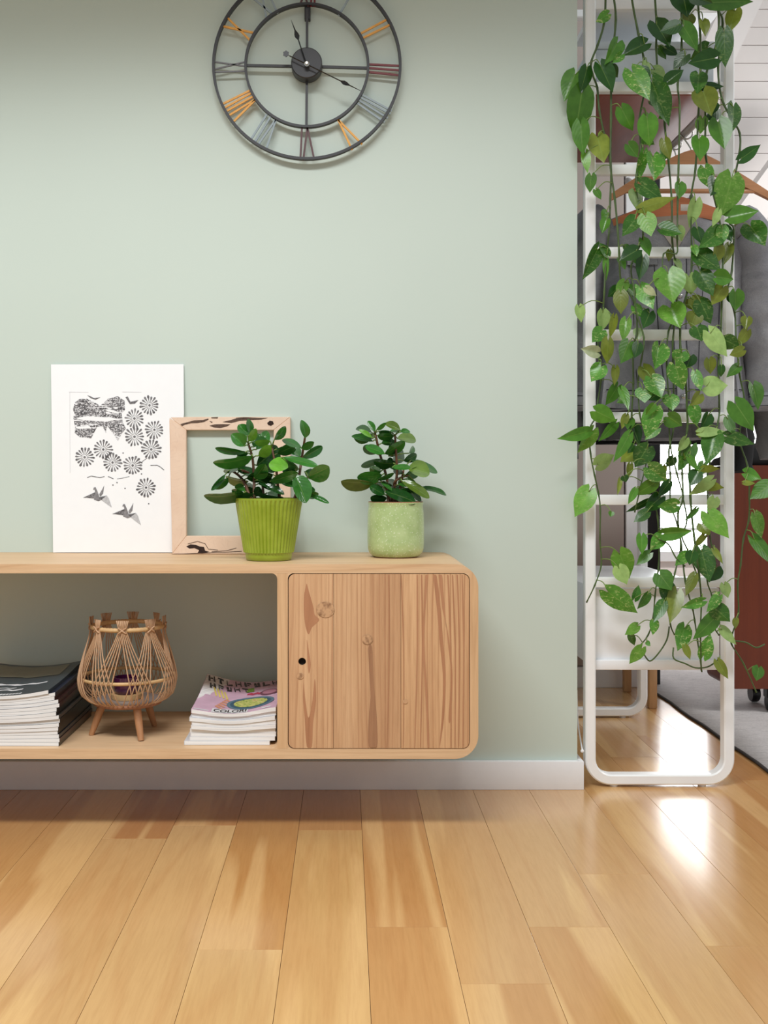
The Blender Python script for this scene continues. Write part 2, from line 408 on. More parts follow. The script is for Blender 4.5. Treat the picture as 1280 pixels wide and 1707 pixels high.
# ------------------------------------------------------------------ white rack with ladder front
RX0, RX1 = 0.5432, 0.8795; TW = 0.0232
rack = thing('clothes_rack', 'tall white metal clothes rack with ladder rungs and rounded feet beside the green wall', 'rack', (0.711, 0.37, 0))
def frame(name, y0, y1):
    b = MB(); o_ = rrect(RX0, 0.005, RX1, 2.06, 0.058, 10); i_ = rrect(RX0 + TW, 0.005 + TW, RX1 - TW, 2.06 - TW, 0.036, 10)
    n = len(o_)
    e = 0.003
    def off(lp, d):
        cx, cz = 0.7113, 1.03
        out = []
        for k in range(len(lp)):
            a, c_ = Vector(lp[k - 1]), Vector(lp[(k + 1) % len(lp)]); t = (c_ - a).normalized()
            out.append((lp[k][0] + t.y * d, lp[k][1] - t.x * d))
        return out
    rings = [(off(o_, -e), y0), (o_, y0 + e), (o_, y1 - e), (off(o_, -e), y1), (off(i_, e), y1), (i_, y1 - e), (i_, y0 + e), (off(i_, e), y0)]
    v = [(x, y, z) for lp, y in rings for x, z in lp]
    f = []
    for r_ in range(8):
        for k in range(n): f.append((r_ * n + k, r_ * n + (k + 1) % n, ((r_ + 1) % 8) * n + (k + 1) % n, ((r_ + 1) % 8) * n + k))
    b.add(v, f); return b.build(name, M_RACK, rack, smooth=0.7)
frame('front_frame', 0.005, 0.036); frame('back_frame', 0.705, 0.736)
for x in (0.61, 0.81):
    for y in (0.02, 0.72): MB().lathe((x, y, 0.0), [(0.009, 0), (0.009, 0.0055)], 14).build('foot', M_WHITE, rack, smooth=0.6)
for k in range(8):
    py = 7 + 137.7 * k; zc = H - (py - VY) / F * (D + 0.012)
    MB().box((RX0 + TW - 0.001, 0.010, zc - 0.0115), (RX1 - TW + 0.001, 0.030, zc + 0.0115), bev=0.002).build('rung', M_RACK, rack, smooth=0.6)
for xx in (RX0 + 0.012, RX1 - 0.012):
    MB().tube([(xx, 0.034, 1.99), (xx, 0.707, 1.99)], 0.011, 10).build('side_rail', M_RACK, rack, True)
z1 = H + (795 - 7) / F * (D + 0.012)
MB().box((RX0 + TW, 0.031, z1 - 0.010), (RX1 - TW, 0.23, z1 + 0.006), bev=0.002).build('top_shelf', M_WHITE, rack)
z2 = H + (795 - 145) / F * (D + 0.012)
o = MB().box((RX0 + TW, 0.031, z2 - 0.012), (RX1 - TW - 0.008, 0.56, z2 + 0.004), bev=0.002).build('hat_shelf', M_SHELF, rack); o['label'] = 'copper-brown wooden hat shelf'
RAILX, RAILZ = 0.822, 1.532
pts = [(RAILX, 0.05, z2 - 0.012), (RAILX, 0.05, RAILZ + 0.02), (RAILX, 0.054, RAILZ + 0.006), (RAILX, 0.068, RAILZ), (RAILX, 0.66, RAILZ), (RAILX, 0.678, RAILZ + 0.006), (RAILX, 0.684, RAILZ + 0.02), (RAILX, 0.705, RAILZ + 0.03)]
MB().tube(pts, 0.0095, 10).build('clothes_rail', plain('grey_rail', rgb(176, 170, 168), 0.35), rack, True)
# storage box in the foot of the rack
bx0, bx1 = RX0 + TW + 0.001, RX1 - TW - 0.001
MB().box((bx0, 0.032, 0.262), (bx1, 0.66, 0.447), bev=0.003).build('storage_box', M_WHITE, rack, smooth=0.6)
MB().box((bx0, 0.020, 0.2625), (bx1, 0.0318, 0.285), bev=0.002).build('box_lip', M_WHITE, rack, smooth=0.6)
# white box on the hat shelf
q = thing('white_storage_box', 'bluish-white storage box standing on the copper-brown hat shelf', 'box', (0.71, 0.2, z2 + 0.0045))
M_BOX = plain('blue_white_card', rgb(206, 214, 220), 0.6, 0.02)
MB().box((0.572, 0.05, z2 + 0.0045), (0.848, 0.36, z2 + 0.100), bev=0.003).build('body', M_BOX, q, smooth=0.6)
MB().box((0.569, 0.047, z2 + 0.1002), (0.851, 0.363, z2 + 0.118), bev=0.003).build('lid', M_BOX, q, smooth=0.6)
# thin white cord hanging between wall and rack
b = MB(); b.tube(spline([P(961, 1150, 0.13), P(963, 1200, 0.10), P(967, 1230, 0.05), P(970.5, 1250, 0.0)], 5), 0.0018, 6); b.lathe(tuple(P(970.5, 1252, 0.0) - Vector((0, 0, 0.004))), [(0.0005, 0), (0.004, 0.002), (0.004, 0.006), (0.0005, 0.009)], 10)
b.build('cord', M_WHITE, rack, True)['label'] = 'thin white cord with a knotted end'

# ------------------------------------------------------------------ hangers and clothes
def hanger(name, label, X, Y, zt, wd, mat, drop=0.105):
    t = thing(name, label, 'hanger', (X, Y, zt), 'wooden hangers on the clothes rail')
    arc = []
    for i in range(25):
        s = -1 + 2 * i / 24; arc.append((s * wd / 2, -drop * (abs(s) ** 1.25)))
    up = []; lo = []
    for i, (x, zz) in enumerate(arc):
        s = abs(x) / (wd / 2); th = 0.030 * (1 - s) + 0.016 + 0.014 * math.exp(-(s / 0.14) ** 2)
        up.append((X + x, zt + zz)); lo.append((X + x, zt + zz - th))
    MB().prism(up + lo[::-1], Y - 0.007, Y + 0.007).build('shoulder_arm', mat, t, smooth=0.5)
    zb = zt - drop * 0.93
    MB().tube([(X - wd / 2 * 0.86, Y, zb), (X + wd / 2 * 0.86, Y, zb)], 0.0058, 10).build('trouser_bar', mat, t, True)
    hk = [(X, Y, zt - 0.012), (X, Y, RAILZ - 0.040)]
    for i in range(13):
        a = math.radians(-75 + i * 20); r = 0.0145
        hk.append((X + (RAILX - X) * 0.9 - r * math.sin(a) * -1 * 1.0, Y, RAILZ - 0.002 + r * -math.cos(a) * 1.0))
    MB().tube(spline(hk, 3), 0.0019, 7).build('hook', M_CHROME, t, True)
    return t
M_HANG = wood('hanger_wood', rgb(206, 152, 110), rgb(198, 140, 98), rgb(164, 108, 72), 'X', 30, 0.4, 0.3)
M_HANG2 = wood('hanger_wood_orange', rgb(212, 136, 94), rgb(204, 124, 82), rgb(164, 92, 58), 'X', 30, 0.4, 0.3)
def denim(name, c, lo):
    m = N(name); v = m.coord(); a = m.noise(v, 420, 2); g = m.noise(v, 9, 4, 0.6, 0.8)
    c2 = m.ramp(g, [(0.32, lo), (0.68, c)]); m.base(m.mix(0.35, c2, m.ramp(a, [(0.35, (0.55, 0.55, 0.57, 1)), (0.65, (1, 1, 1, 1))]), 'MULTIPLY'))
    m.bump(a, 0.25, 0.001); return m.set(0.9)
M_DENIM = denim('grey_denim', rgb(164, 164, 168), rgb(122, 122, 128)); M_DENIM2 = denim('charcoal_denim', rgb(136, 135, 136), rgb(100, 100, 103))
M_SEAM = plain('dark_seam', rgb(52, 52, 58), 0.9); M_LIN = plain('beige_lining', rgb(172, 162, 150), 0.9, 0.06)
def garment(name, label, X, Y, zs, zh, hw, hd, mat, cat='jacket', sleeve=0.50, spread=0.03, folds=0.03, detail=True, seed=1, collar=True):
    rn = random.Random(seed)
    t = thing(name, label, cat, (X, Y, zs), 'clothes hanging on the rail')
    ph = [rn.uniform(0, 6.28) for _ in range(4)]
    n = 44; prof = []
    L = zs - zh
    for u in (0.0, 0.02, 0.05, 0.1, 0.18, 0.28, 0.4, 0.52, 0.64, 0.76, 0.88, 0.97, 1.0):
        if u <= 0.1: wf = 0.34 + 0.66 * (u / 0.1) ** 0.6; df = 0.45 + 0.55 * (u / 0.1) ** 0.7
        else: wf = 1.0 - 0.10 * math.sin((u - 0.1) / 0.9 * math.pi) + 0.03 * u; df = 1 + 0.25 * u
        prof.append((u, hw * wf, hd * df))
    v = []
    for (u, a, d) in prof:
        for k in range(n):
            th = 2 * math.pi * k / n; cx, sy = math.cos(th), math.sin(th)
            e = 0.75
            x = a * math.copysign(abs(cx) ** e, cx); y = d * math.copysign(abs(sy) ** e, sy)
            w_ = folds * min(1, u * 1.6) * (math.sin(7 * th + ph[0] + 2.2 * u) + 0.6 * math.sin(13 * th + ph[1] - 3 * u) + 0.5 * math.sin(4 * th + ph[2] + 9 * u))
            y += w_ * 0.55 * (1 if sy > 0 else 1); x += w_ * 0.2
            v.append((X + x, Y + y, zs - u * L + 0.004 * math.sin(3 * th + ph[3]) * u))
    m_ = len(prof)
    f = [(i * n + k, i * n + (k + 1) % n, (i + 1) * n + (k + 1) % n, (i + 1) * n + k) for i in range(m_ - 1) for k in range(n)]
    f += [tuple(range(n - 1, -1, -1)), tuple((m_ - 1) * n + k for k in range(n))]
    b = MB(); b.add(v, f); b.build('body', mat, t, smooth=1.0)
    def front(x, u):                                       # front (camera) side of the body
        for i in range(len(prof) - 1):
            if prof[i][0] <= u <= prof[i + 1][0]:
                s = (u - prof[i][0]) / (prof[i + 1][0] - prof[i][0]); a = prof[i][1] * (1 - s) + prof[i + 1][1] * s; d = prof[i][2] * (1 - s) + prof[i + 1][2] * s
        q = max(-0.98, min(0.98, x / a)); cx = math.copysign(abs(q) ** (1 / 0.75), q); th = -math.acos(cx)
        sy = math.sin(th); y = d * math.copysign(abs(sy) ** 0.75, sy)
        w_ = folds * min(1, u * 1.6) * (math.sin(7 * th + ph[0] + 2.2 * u) + 0.6 * math.sin(13 * th + ph[1] - 3 * u) + 0.5 * math.sin(4 * th + ph[2] + 9 * u))
        return Vector((X + x, Y + y + w_ * 0.55, zs - u * L))
    for s in (-1, 1):
        p0 = Vector((X + s * (hw - 0.03), Y, zs - 0.035)); Ls = sleeve
        pts = [p0, p0 + Vector((s * (0.035 + spread * 0.3), -0.005, -0.03)), p0 + Vector((s * (0.05 + spread * 0.7), 0.0, -0.16)), p0 + Vector((s * (0.055 + spread), 0.008, -Ls * 0.55)), p0 + Vector((s * (0.058 + spread * 1.35), 0.0, -Ls * 0.8)), p0 + Vector((s * (0.06 + spread * 1.5), -0.01, -Ls))]
        sp = spline(pts, 5); rr = []
        for i in range(len(sp)):
            u = i / (len(sp) - 1); rr.append((0.050 + 0.010 * math.sin(u * 3) - 0.012 * u + 0.003 * math.sin(i * 1.7 + s + seed) + 0.002 * math.sin(i * 3.1)))
        q = MB(); q.tube(sp, rr, 18); sl = q.build('sleeve', mat, t, smooth=1.0)
        if detail:
            e0 = sp[-3]; e1 = sp[-1] + (sp[-1] - sp[-2]) * 0.4
            q = MB(); q.tube([e0, e0.lerp(e1, 0.1), e0.lerp(e1, 0.9), e1], [0.044, 0.047, 0.045, 0.043], 18); q.build('cuff', mat, sl, smooth=1.0)
            for ww in (0.14, 0.86):
                c0 = e0.lerp(e1, ww); q = MB(); q.tube([c0 + Vector((0, 0, 0.001)), c0 - Vector((0, 0, 0.001))], 0.0475, 18, cap=False); q.build('cuff_seam', M_SEAM, sl)
    if collar:
        q = MB(); ring = []
        for i in range(15):
            a = math.radians(-35 + 250 * i / 14); ring.append((math.cos(a), math.sin(a)))
        vv = []; ff = []
        for (cx, cy) in ring:
            for (sc_, dz) in ((0.9, -0.012), (0.86, 0.03), (0.95, 0.036), (1.25, -0.02)):
                vv.append((X + 0.062 * sc_ * cx, Y + 0.045 * sc_ * cy, zs + dz))
        for i in range(14):
            for j in range(3): k = i * 4 + j; ff.append((k, k + 1, k + 5, k + 4))
        q.add(vv, ff); o = q.build('collar', mat, t, True); md = o.modifiers.new('s', 'SOLIDIFY'); md.thickness = 0.003
    if detail:
        # lining in the open neck, plackets, pockets, seams
        vv = []; ff = []
        for i in range(7):
            u = 0.012 + 0.2 * i / 6; hwv = 0.064 * (1 - i / 6) + 0.006
            for k in range(5): vv.append(front(hwv * (k / 2 - 1), u) + Vector((0, -0.0035, 0)))
        for i in range(6):
            for k in range(4): q = i * 5 + k; ff.append((q, q + 1, q + 6, q + 5))
        fixn(mesh('lining', vv, ff, M_LIN, t, True))
        def strip(x0f, x1f, u0, u1, wdt, nm, mt, off):
            vv = []; ff = []; k = 12
            for i in range(k + 1):
                u = u0 + (u1 - u0) * i / k; x = x0f + (x1f - x0f) * i / k
                vv.append(front(x - wdt / 2, u) + Vector((0, -off, 0))); vv.append(front(x + wdt / 2, u) + Vector((0, -off, 0)))
            for i in range(k): ff.append((2 * i, 2 * i + 1, 2 * i + 3, 2 * i + 2))
            return fixn(mesh(nm, vv, ff, mt, t, True))
        strip(0.008, 0.008, 0.21, 0.985, 0.034, 'placket', mat, 0.005)
        for s in (-1, 1):
            strip(0.008 + s * 0.017, 0.008 + s * 0.017, 0.21, 0.985, 0.0022, 'seam', M_SEAM, 0.0062)
            strip(0.008 + s * 0.062, 0.008 + s * 0.045, 0.26, 0.90, 0.0022, 'seam', M_SEAM, 0.004)
            strip(0.008 + s * 0.118, 0.008 + s * 0.095, 0.26, 0.90, 0.0022, 'seam', M_SEAM, 0.004)
            vv = []; ff = []
            for i in range(4):
                for k in range(5): vv.append(front(0.008 + s * 0.09 + 0.036 * (k / 2 - 1), 0.24 + 0.055 * i / 3 + (0.02 if k == 2 and i == 3 else 0)) + Vector((0, -0.007, 0)))
            for i in range(3):
                for k in range(4): q = i * 5 + k; ff.append((q, q + 1, q + 6, q + 5))
            fixn(mesh('pocket_flap', vv, ff, mat, t, True))
        vv = []; ff = []
        for i in range(23):
            x = -hw * 0.93 + 2 * hw * 0.93 * i / 22
            for u in (0.91, 0.915): vv.append(front(x, u) + Vector((0, -0.003, 0)))
        for i in range(22): ff.append((2 * i, 2 * i + 2, 2 * i + 3, 2 * i + 1))
        fixn(mesh('hem_seam', vv, ff, M_SEAM, t, True))
        for u in (0.3, 0.45, 0.6, 0.75, 0.95):
            c0 = front(0.008, u) + Vector((0, -0.006, 0)); q = MB(); q.lathe((0, 0, 0), [(0.0002, 0.003), (0.005, 0.003), (0.0065, 0.0015), (0.0065, -0.001)], 12)
            q.v = [Vector((c0.x + a.x, c0.y - a.z, c0.z + a.y)) for a in q.v]; q.build('button', M_CHROME, t, True)
    return t
hanger('clothes_hanger', 'front brown wooden hanger, highest on the rail, no jacket on it', 0.833, 0.17, H + (795 - 251) / F * (D + 0.17), 0.385, M_HANG)
hanger('clothes_hanger', 'orange-brown wooden hanger just below the front one, holding the grey denim jacket', 0.826, 0.255, 1.398, 0.40, M_HANG2, 0.075)
hanger('clothes_hanger', 'dark wooden hanger deepest on the rail, holding the black coat', 0.822, 0.55, 1.40, 0.42, M_LEG, 0.09)
j = garment('denim_jacket', 'light grey denim jacket with buttoned cuffs hanging nearest behind the vines', 0.815, 0.285, 1.372, 0.872, 0.195, 0.045, M_DENIM, seed=3, sleeve=0.46, spread=0.012)
o = MB().box((0.826, 0.2250, 1.356), (0.846, 0.2262, 1.372)).build('neck_label', plain('white_label', rgb(225, 222, 216), 0.8), j); o['label'] = 'small white label in the neck'
garment('denim_jacket', 'darker charcoal denim jacket behind the light grey one, sleeve hanging at the frame edge', 0.85, 0.415, 1.365, 0.80, 0.205, 0.035, M_DENIM2, seed=5, sleeve=0.58, spread=0.03, detail=False)
garment('black_coat', 'long black coat behind the denim jackets, hem just above the window', 0.805, 0.60, 1.37, 0.795, 0.25, 0.035, M_CLOTHK, 'coat', 0.62, 0.01, 0.03, False, 8)

# ------------------------------------------------------------------ sideboard
SBF = -0.335                                                    # front plane
def fx(px): return (px - VX) / F * (D + SBF)
def fz(py): return H - (py - VY) / F * (D + SBF)
ZT, ZB = fz(940.6), fz(1265.5)
XR, XL = fx(797.5), -1.42
TH_ = fz(940.6) - fz(956)
sb = thing('sideboard', 'wall-mounted pine sideboard with rounded corners and one plank door', 'sideboard', ((XL + XR) / 2, -0.17, ZB))
RO, RI = 0.046, 0.014
ix0, ix1, iz0, iz1 = XL + TH_, fx(783.2), fz(1248.5), fz(955.8)
def arcpts(cx, cz, r, a0, a1, n=7): return [(cx + r * math.cos(math.radians(a0 + (a1 - a0) * i / n)), cz + r * math.sin(math.radians(a0 + (a1 - a0) * i / n))) for i in range(n + 1)]
def ring_part(name, outer, inner, mat):
    b = MB(); n = len(outer); bv = 0.0018
    b.prism(outer + inner[::-1], SBF + bv, -0.0005)
    # eased front edge
    return b.build(name, mat, sb, smooth=0.5)
oTR, oBR, oTL, oBL = (XR - RO, ZT - RO), (XR - RO, ZB + RO), (XL + RO, ZT - RO), (XL + RO, ZB + RO)
iTR, iBR, iTL, iBL = (ix1 - RI, iz1 - RI), (ix1 - RI, iz0 + RI), (ix0 + RI, iz1 - RI), (ix0 + RI, iz0 + RI)
ring_part('top_board', arcpts(*oTL, RO, 135, 90) + arcpts(*oTR, RO, 90, 45), arcpts(*iTL, RI, 135, 90) + arcpts(*iTR, RI, 90, 45), M_PINE_X)
ring_part('side_board', arcpts(*oTR, RO, 45, 0) + arcpts(*oBR, RO, 0, -45), arcpts(*iTR, RI, 45, 0) + arcpts(*iBR, RI, 0, -45), M_PINE_Z)
ring_part('bottom_board', arcpts(*oBR, RO, -45, -90) + arcpts(*oBL, RO, -90, -135), arcpts(*iBR, RI, -45, -90) + arcpts(*iBL, RI, -90, -135), M_PINE_X)
ring_part('side_board', arcpts(*oBL, RO, -135, -180) + arcpts(*oTL, RO, -180, -225), arcpts(*iBL, RI, -135, -180) + arcpts(*iTL, RI, -180, -225), M_PINE_Z)
dx0, dx1 = fx(462), fx(479.5)
MB().box((dx0, SBF + 0.0018, iz0 + 0.0002), (dx1, -0.001, iz1 - 0.0002)).build('divider', M_PINE_Z, sb)
# little coved corner pieces
for (zc, sg) in ((iz1, -1), (iz0, 1)):
    for (xc, sx) in ((dx0, -1), (dx1, 1)):
        r = 0.0115; pts = [(xc, zc)] + [(xc + sx * r * (1 - math.cos(math.radians(a))), zc + sg * r * (1 - math.sin(math.radians(a)))) for a in range(0, 91, 15)]
        MB().prism(pts, SBF + 0.002, SBF + 0.05).build('corner_piece', M_PINE_X, sb)
MB().box((dx1 + 0.003, -0.02, iz0), (ix1, -0.003, iz1)).build('back_panel', M_DARK, sb)
# plank door
M_DOOR = N('old_pine_door'); m = M_DOOR
tc = m.add('ShaderNodeTexCoord'); oi = m.add('ShaderNodeObjectInfo')
mp = m.add('ShaderNodeMapping'); mp.inputs['Scale'].default_value = (1, 1, 0.045)
m.link(tc.outputs['Object'], mp.inputs['Vector'])
mu = m.math('MULTIPLY', oi.outputs['Random'], 91.0); cb = m.add('ShaderNodeCombineXYZ'); m.link(mu, cb.inputs[1]); m.link(mu, cb.inputs[2]); m.link(cb.outputs[0], mp.inputs['Location'])
v = mp.outputs[0]
warp = m.noise(v, 12, 2, 0.5, 0.3)
sx = m.add('ShaderNodeSeparateXYZ'); m.link(v, sx.inputs[0])
ph = m.math('ADD', m.math('MULTIPLY', sx.outputs[0], 95.0), m.math('MULTIPLY', warp, 9.0))
fr = m.math('FRACT', ph)
line = m.ramp(fr, [(0.0, (0, 0, 0, 1)), (0.62, (0.12, 0.12, 0.12, 1)), (0.88, (1, 1, 1, 1)), (1.0, (0, 0, 0, 1))])
fine = m.noise(v, 330, 3, 0.6); tone = m.noise(v, 16, 3)
c = m.ramp(tone, [(0.3, rgb(196, 154, 116)), (0.5, rgb(213, 174, 134)), (0.72, rgb(224, 188, 148))])
amt = m.math('MULTIPLY', line, m.ramp(m.noise(v, 20, 2), [(0.35, (0.12, 0.12, 0.12, 1)), (0.65, (0.75, 0.75, 0.75, 1))]))
c = m.mix(amt, c, rgb(158, 104, 70))
c = m.mix(0.8, c, m.ramp(fine, [(0.3, (0.84, 0.80, 0.77, 1)), (0.6, (1, 1, 1, 1))]), 'MULTIPLY')
c = m.mix(1.0, c, oi.outputs['Color'], 'MULTIPLY')
m.base(c); m.bump(m.math('ADD', fine, m.math('MULTIPLY', line, -0.7)), 0.25, 0.0012); M_DOOR = m.set(0.5)
M_HEART = wood('dark_heartwood', rgb(188, 138, 102), rgb(178, 126, 90), rgb(150, 98, 66), 'Z', 40, 0.5)
M_KNOT = N('pine_knot'); m = M_KNOT; v = m.coord((1, 1, 0.8)); vv_ = m.add('ShaderNodeTexNoise'); vv_.inputs['Scale'].default_value = 130; m.link(v, vv_.inputs['Vector'])
m.base(m.ramp(vv_.outputs['Fac'], [(0.32, rgb(136, 98, 68)), (0.6, rgb(200, 158, 118))])); M_KNOT = m.set(0.6)
M_STRIP = wood('brown_pith_streak', rgb(170, 126, 92), rgb(154, 110, 78), rgb(116, 78, 52), 'Z', 90, 0.6, 0.5)
jx = [fx(480.8), fx(556), fx(668), fx(782)]
dz0, dz1 = fz(1247.3), fz(957.0); RD = 0.0125
door = MB().box((jx[0] + 0.004, SBF + 0.010, dz0 + 0.004), (jx[3] - 0.004, SBF + 0.016, dz1 - 0.004)).build('door', M_PINE_Z, sb)
hx, hz_ = fx(503.5), fz(1103)
for i in range(3):
    rs = [RD if i == 0 else 0, RD if i == 2 else 0, RD if i == 2 else 0, RD if i == 0 else 0]
    q = MB(); q.prism(rrect(jx[i] + (0.0004 if i else 0), dz0, jx[i + 1] - (0.0004 if i < 2 else 0), dz1, rs, 8), SBF + 0.0005 + 0.0004 * (i == 1), SBF + 0.0098, [circ(hx, hz_, 0.0075, 24)[::-1]] if i == 0 else [])
    q.build('plank', M_DOOR, door, color=[(1.0, 0.96, 0.92, 1), (0.96, 0.92, 0.88, 1), (1.0, 0.95, 0.88, 1)][i])
q = MB(); q.lathe((0, 0, 0), [(0.0001, 0.0), (0.0074, 0.0), (0.0074, 0.0006), (0.0001, 0.0006)], 24); q.v = [Vector((hx + a.x, SBF + 0.0094 - a.z, hz_ + a.y)) for a in q.v]
o = q.build('finger_hole_shade', plain('hole_shade_black', rgb(6, 5, 4), 0.9), door); o['label'] = 'black disc standing in for the dark inside the round finger hole'  # shade inside the hole painted as a black disc
PN = [0]
def patch(poly, mat, name, off=0.0002):
    PN[0] += 1; off += PN[0] * 0.00004
    pc = [Vector((x, y, 0)) for x, y in poly]; pc = spline(pc[-2:] + pc + pc[:2], 4)[8:-8]
    vv = [(fx(a.x), SBF + 0.0005 - off, min(dz1 - 0.001, max(dz0 + 0.001, fz(a.y)))) for a in pc]
    tr = tessellate_polygon([[Vector((a[0], a[2], 0)) for a in vv]])
    return fixn(mesh(name, vv, [tuple(t) for t in tr], mat, door))
def dz(pts): return [(440 + x / 3.368, 900 + y / 3.368) for x, y in pts]
patch(dz([(238, 245), (252, 290), (275, 370), (285, 420), (310, 450), (270, 490), (250, 530), (232, 480), (224, 400), (226, 300)]), M_HEART, 'grain_figure')
patch(dz([(222, 800), (232, 900), (250, 1000), (272, 900), (285, 780), (292, 900), (275, 1030), (268, 1160), (240, 1160), (228, 1000), (218, 880)]), M_HEART, 'grain_figure')
patch(dz([(240, 560), (254, 640), (262, 700), (252, 750), (244, 680)]), M_HEART, 'grain_figure')
patch(dz([(585, 610), (605, 600), (614, 760), (622, 880), (632, 1000), (634, 1160), (590, 1160), (588, 1000), (598, 880), (592, 760)]), M_STRIP, 'grain_figure')
patch(dz([(950, 200), (968, 200), (990, 370), (1005, 560), (1020, 760), (1010, 1000), (985, 1160), (1000, 960), (1004, 760), (985, 560), (970, 380)]), M_HEART, 'grain_figure')
patch(dz([(980, 200), (1000, 200), (1010, 330), (1030, 560), (1050, 760), (1036, 1000), (1048, 1000), (1058, 760), (1036, 540), (1000, 380)]), M_HEART, 'grain_figure')
patch(dz([(905, 200), (920, 200), (905, 420), (902, 620), (920, 900), (928, 1160), (918, 1160), (908, 900), (890, 620), (894, 420)]), M_HEART, 'grain_figure')
for (xa_, xb_) in ((885, 878), (1032, 1050), (1058, 1072), (1085, 1092), (1112, 1116), (860, 846), (700, 690), (770, 782)):
    w0_ = 3.2 if xa_ > 840 else 2.2
    patch(dz([(xa_ - w0_, 200), (xa_ + w0_, 200), ((xa_ + xb_) / 2 + 8 + w0_, 600), (xb_ + w0_ * 0.7, 1155), (xb_ - w0_ * 0.7, 1155), ((xa_ + xb_) / 2 + 8 - w0_, 600)]), M_HEART, 'grain_figure')
for (x, y, r) in ((345, 392, 44), (580, 560, 26), (203, 765, 17), (793, 908, 12)):
    o = patch(dz([(x + r * 1.15 * math.cos(a * 0.5236), y + r * math.sin(a * 0.5236)) for a in range(12)]), M_KNOT, 'knot', 0.0004)
# knot on the top right corner and worn marks in the bottom board are part of the wood's figure

# ------------------------------------------------------------------ clock
CY = -0.019
ck = thing('wall_clock', 'large round metal skeleton clock with coloured roman numerals on the green wall', 'clock', P(512, 110, -0.02))
def cz(x, y, Y=CY): return P(340 + x / 3.657, y / 3.657, Y)
C0 = P(511.5, 109.5, CY)
def ring(name, r, w_, d_):
    n = 96; v = []
    for k in range(n):
        a = 2 * math.pi * k / n
        for rr, yy in ((r - w_ / 2, -d_ / 2), (r + w_ / 2, -d_ / 2), (r + w_ / 2, d_ / 2), (r - w_ / 2, d_ / 2)):
            v.append((C0.x + rr * math.cos(a), CY + yy, C0.z + rr * math.sin(a)))
    f = [(k * 4 + j, k * 4 + (j + 1) % 4, ((k + 1) % n) * 4 + (j + 1) % 4, ((k + 1) % n) * 4 + j) for k in range(n) for j in range(4)]
    b = MB(); b.add(v, f); return b.build(name, M_BLACK, ck, smooth=0.6)
ring('outer_ring', 0.2085, 0.0058, 0.012); ring('inner_ring', 0.1368, 0.0055, 0.012)
def bar(a, c_, w_, mat, name, Y=CY - 0.005, par=None, th=0.004):
    a, c_ = Vector(a), Vector(c_); t = (c_ - a); t.y = 0; t.normalize(); s = Vector((t.z, 0, -t.x)); n = Vector((0, 1, 0)); v = []
    for e in (a, c_):
        for i, k in ((-1, -1), (1, -1), (1, 1), (-1, 1)): v.append(e + s * i * w_ / 2 + n * k * th / 2)
    q = MB(); q.add(v, [(0, 1, 2, 3), (7, 6, 5, 4), (0, 4, 5, 1), (1, 5, 6, 2), (2, 6, 7, 3), (3, 7, 4, 0)])
    return q.build(name, mat, par or ck)
for p in ((262, 400, 545, 405), (712, 408, 1003, 416), (628, 60, 628, 330), (627, 490, 624, 782)):
    bar(cz(*p[:2]), cz(*p[2:]), 0.0055, M_BLACK, 'spoke', CY, th=0.006)
NUM = {'II': (M_ORANGE, [(942, 212, 1110, 122), (956, 238, 1130, 153)]),
 'III': (M_WINE, [(1003, 393, 1195, 402), (1003, 415, 1197, 430), (1005, 440, 1195, 460)]),
 'IIII': (M_BLUE, [(962, 578, 1144, 677), (952, 594, 1136, 695), (943, 611, 1120, 721), (935, 630, 1102, 747)]),
 'V': (M_ORANGE, [(818, 731, 903, 914), (820, 733, 964, 880)]),
 'VI': (M_PLUM, [(597, 782, 588, 967), (630, 775, 605, 977), (630, 775, 672, 974)]),
 'VII': (M_BLUE, [(388, 690, 282, 857), (410, 706, 305, 874), (438, 728, 325, 890), (440, 728, 378, 914)]),
 'VIII': (M_ORANGE, [(285, 550, 103, 640), (292, 566, 118, 662), (300, 588, 125, 685), (316, 604, 143, 710), (318, 604, 172, 750)]),
 'IX': (M_GREYR, [(52, 376, 250, 404), (52, 426, 250, 378), (52, 441, 254, 434)]),
 'X': (M_ORANGE, [(140, 106, 282, 247), (104, 158, 308, 202)]),
 'XI': (M_BLUE, [(262, -40, 425, 92), (345, -75, 382, 117), (375, -78, 450, 82)]),
 'XII': (M_PLUM, [(583, 36, 660, -165), (636, 40, 570, -165)]),
 'I': (M_BLUE, [(820, 98, 915, -65)])}
for k, (mt, bars) in NUM.items():
    for q in bars: bar(cz(*q[:2]), cz(*q[2:]), 0.0042 if k != 'IX' else 0.003, mt, 'numeral_bar')
for x in (652, 673): bar(cz(x, 40), cz(x + 8, -165), 0.0042, M_WINE, 'numeral_bar')
MB().box(tuple(cz(612, 118, CY + 0.002)), tuple(cz(650, 42, CY + 0.017)), bev=0.002).build('hanging_bracket', M_BLACK, ck)
q = MB(); q.lathe((0, 0, 0), [(0.0005, 0.019), (0.0325, 0.019), (0.0345, 0.017), (0.0345, -0.013), (0.0005, -0.013)], 48)
q.v = [Vector((C0.x + a.x, CY - a.z - 0.002, C0.z - 0.001 + a.y)) for a in q.v]; q.build('hub', M_BLACK, ck, smooth=0.5)
YH = CY - 0.028
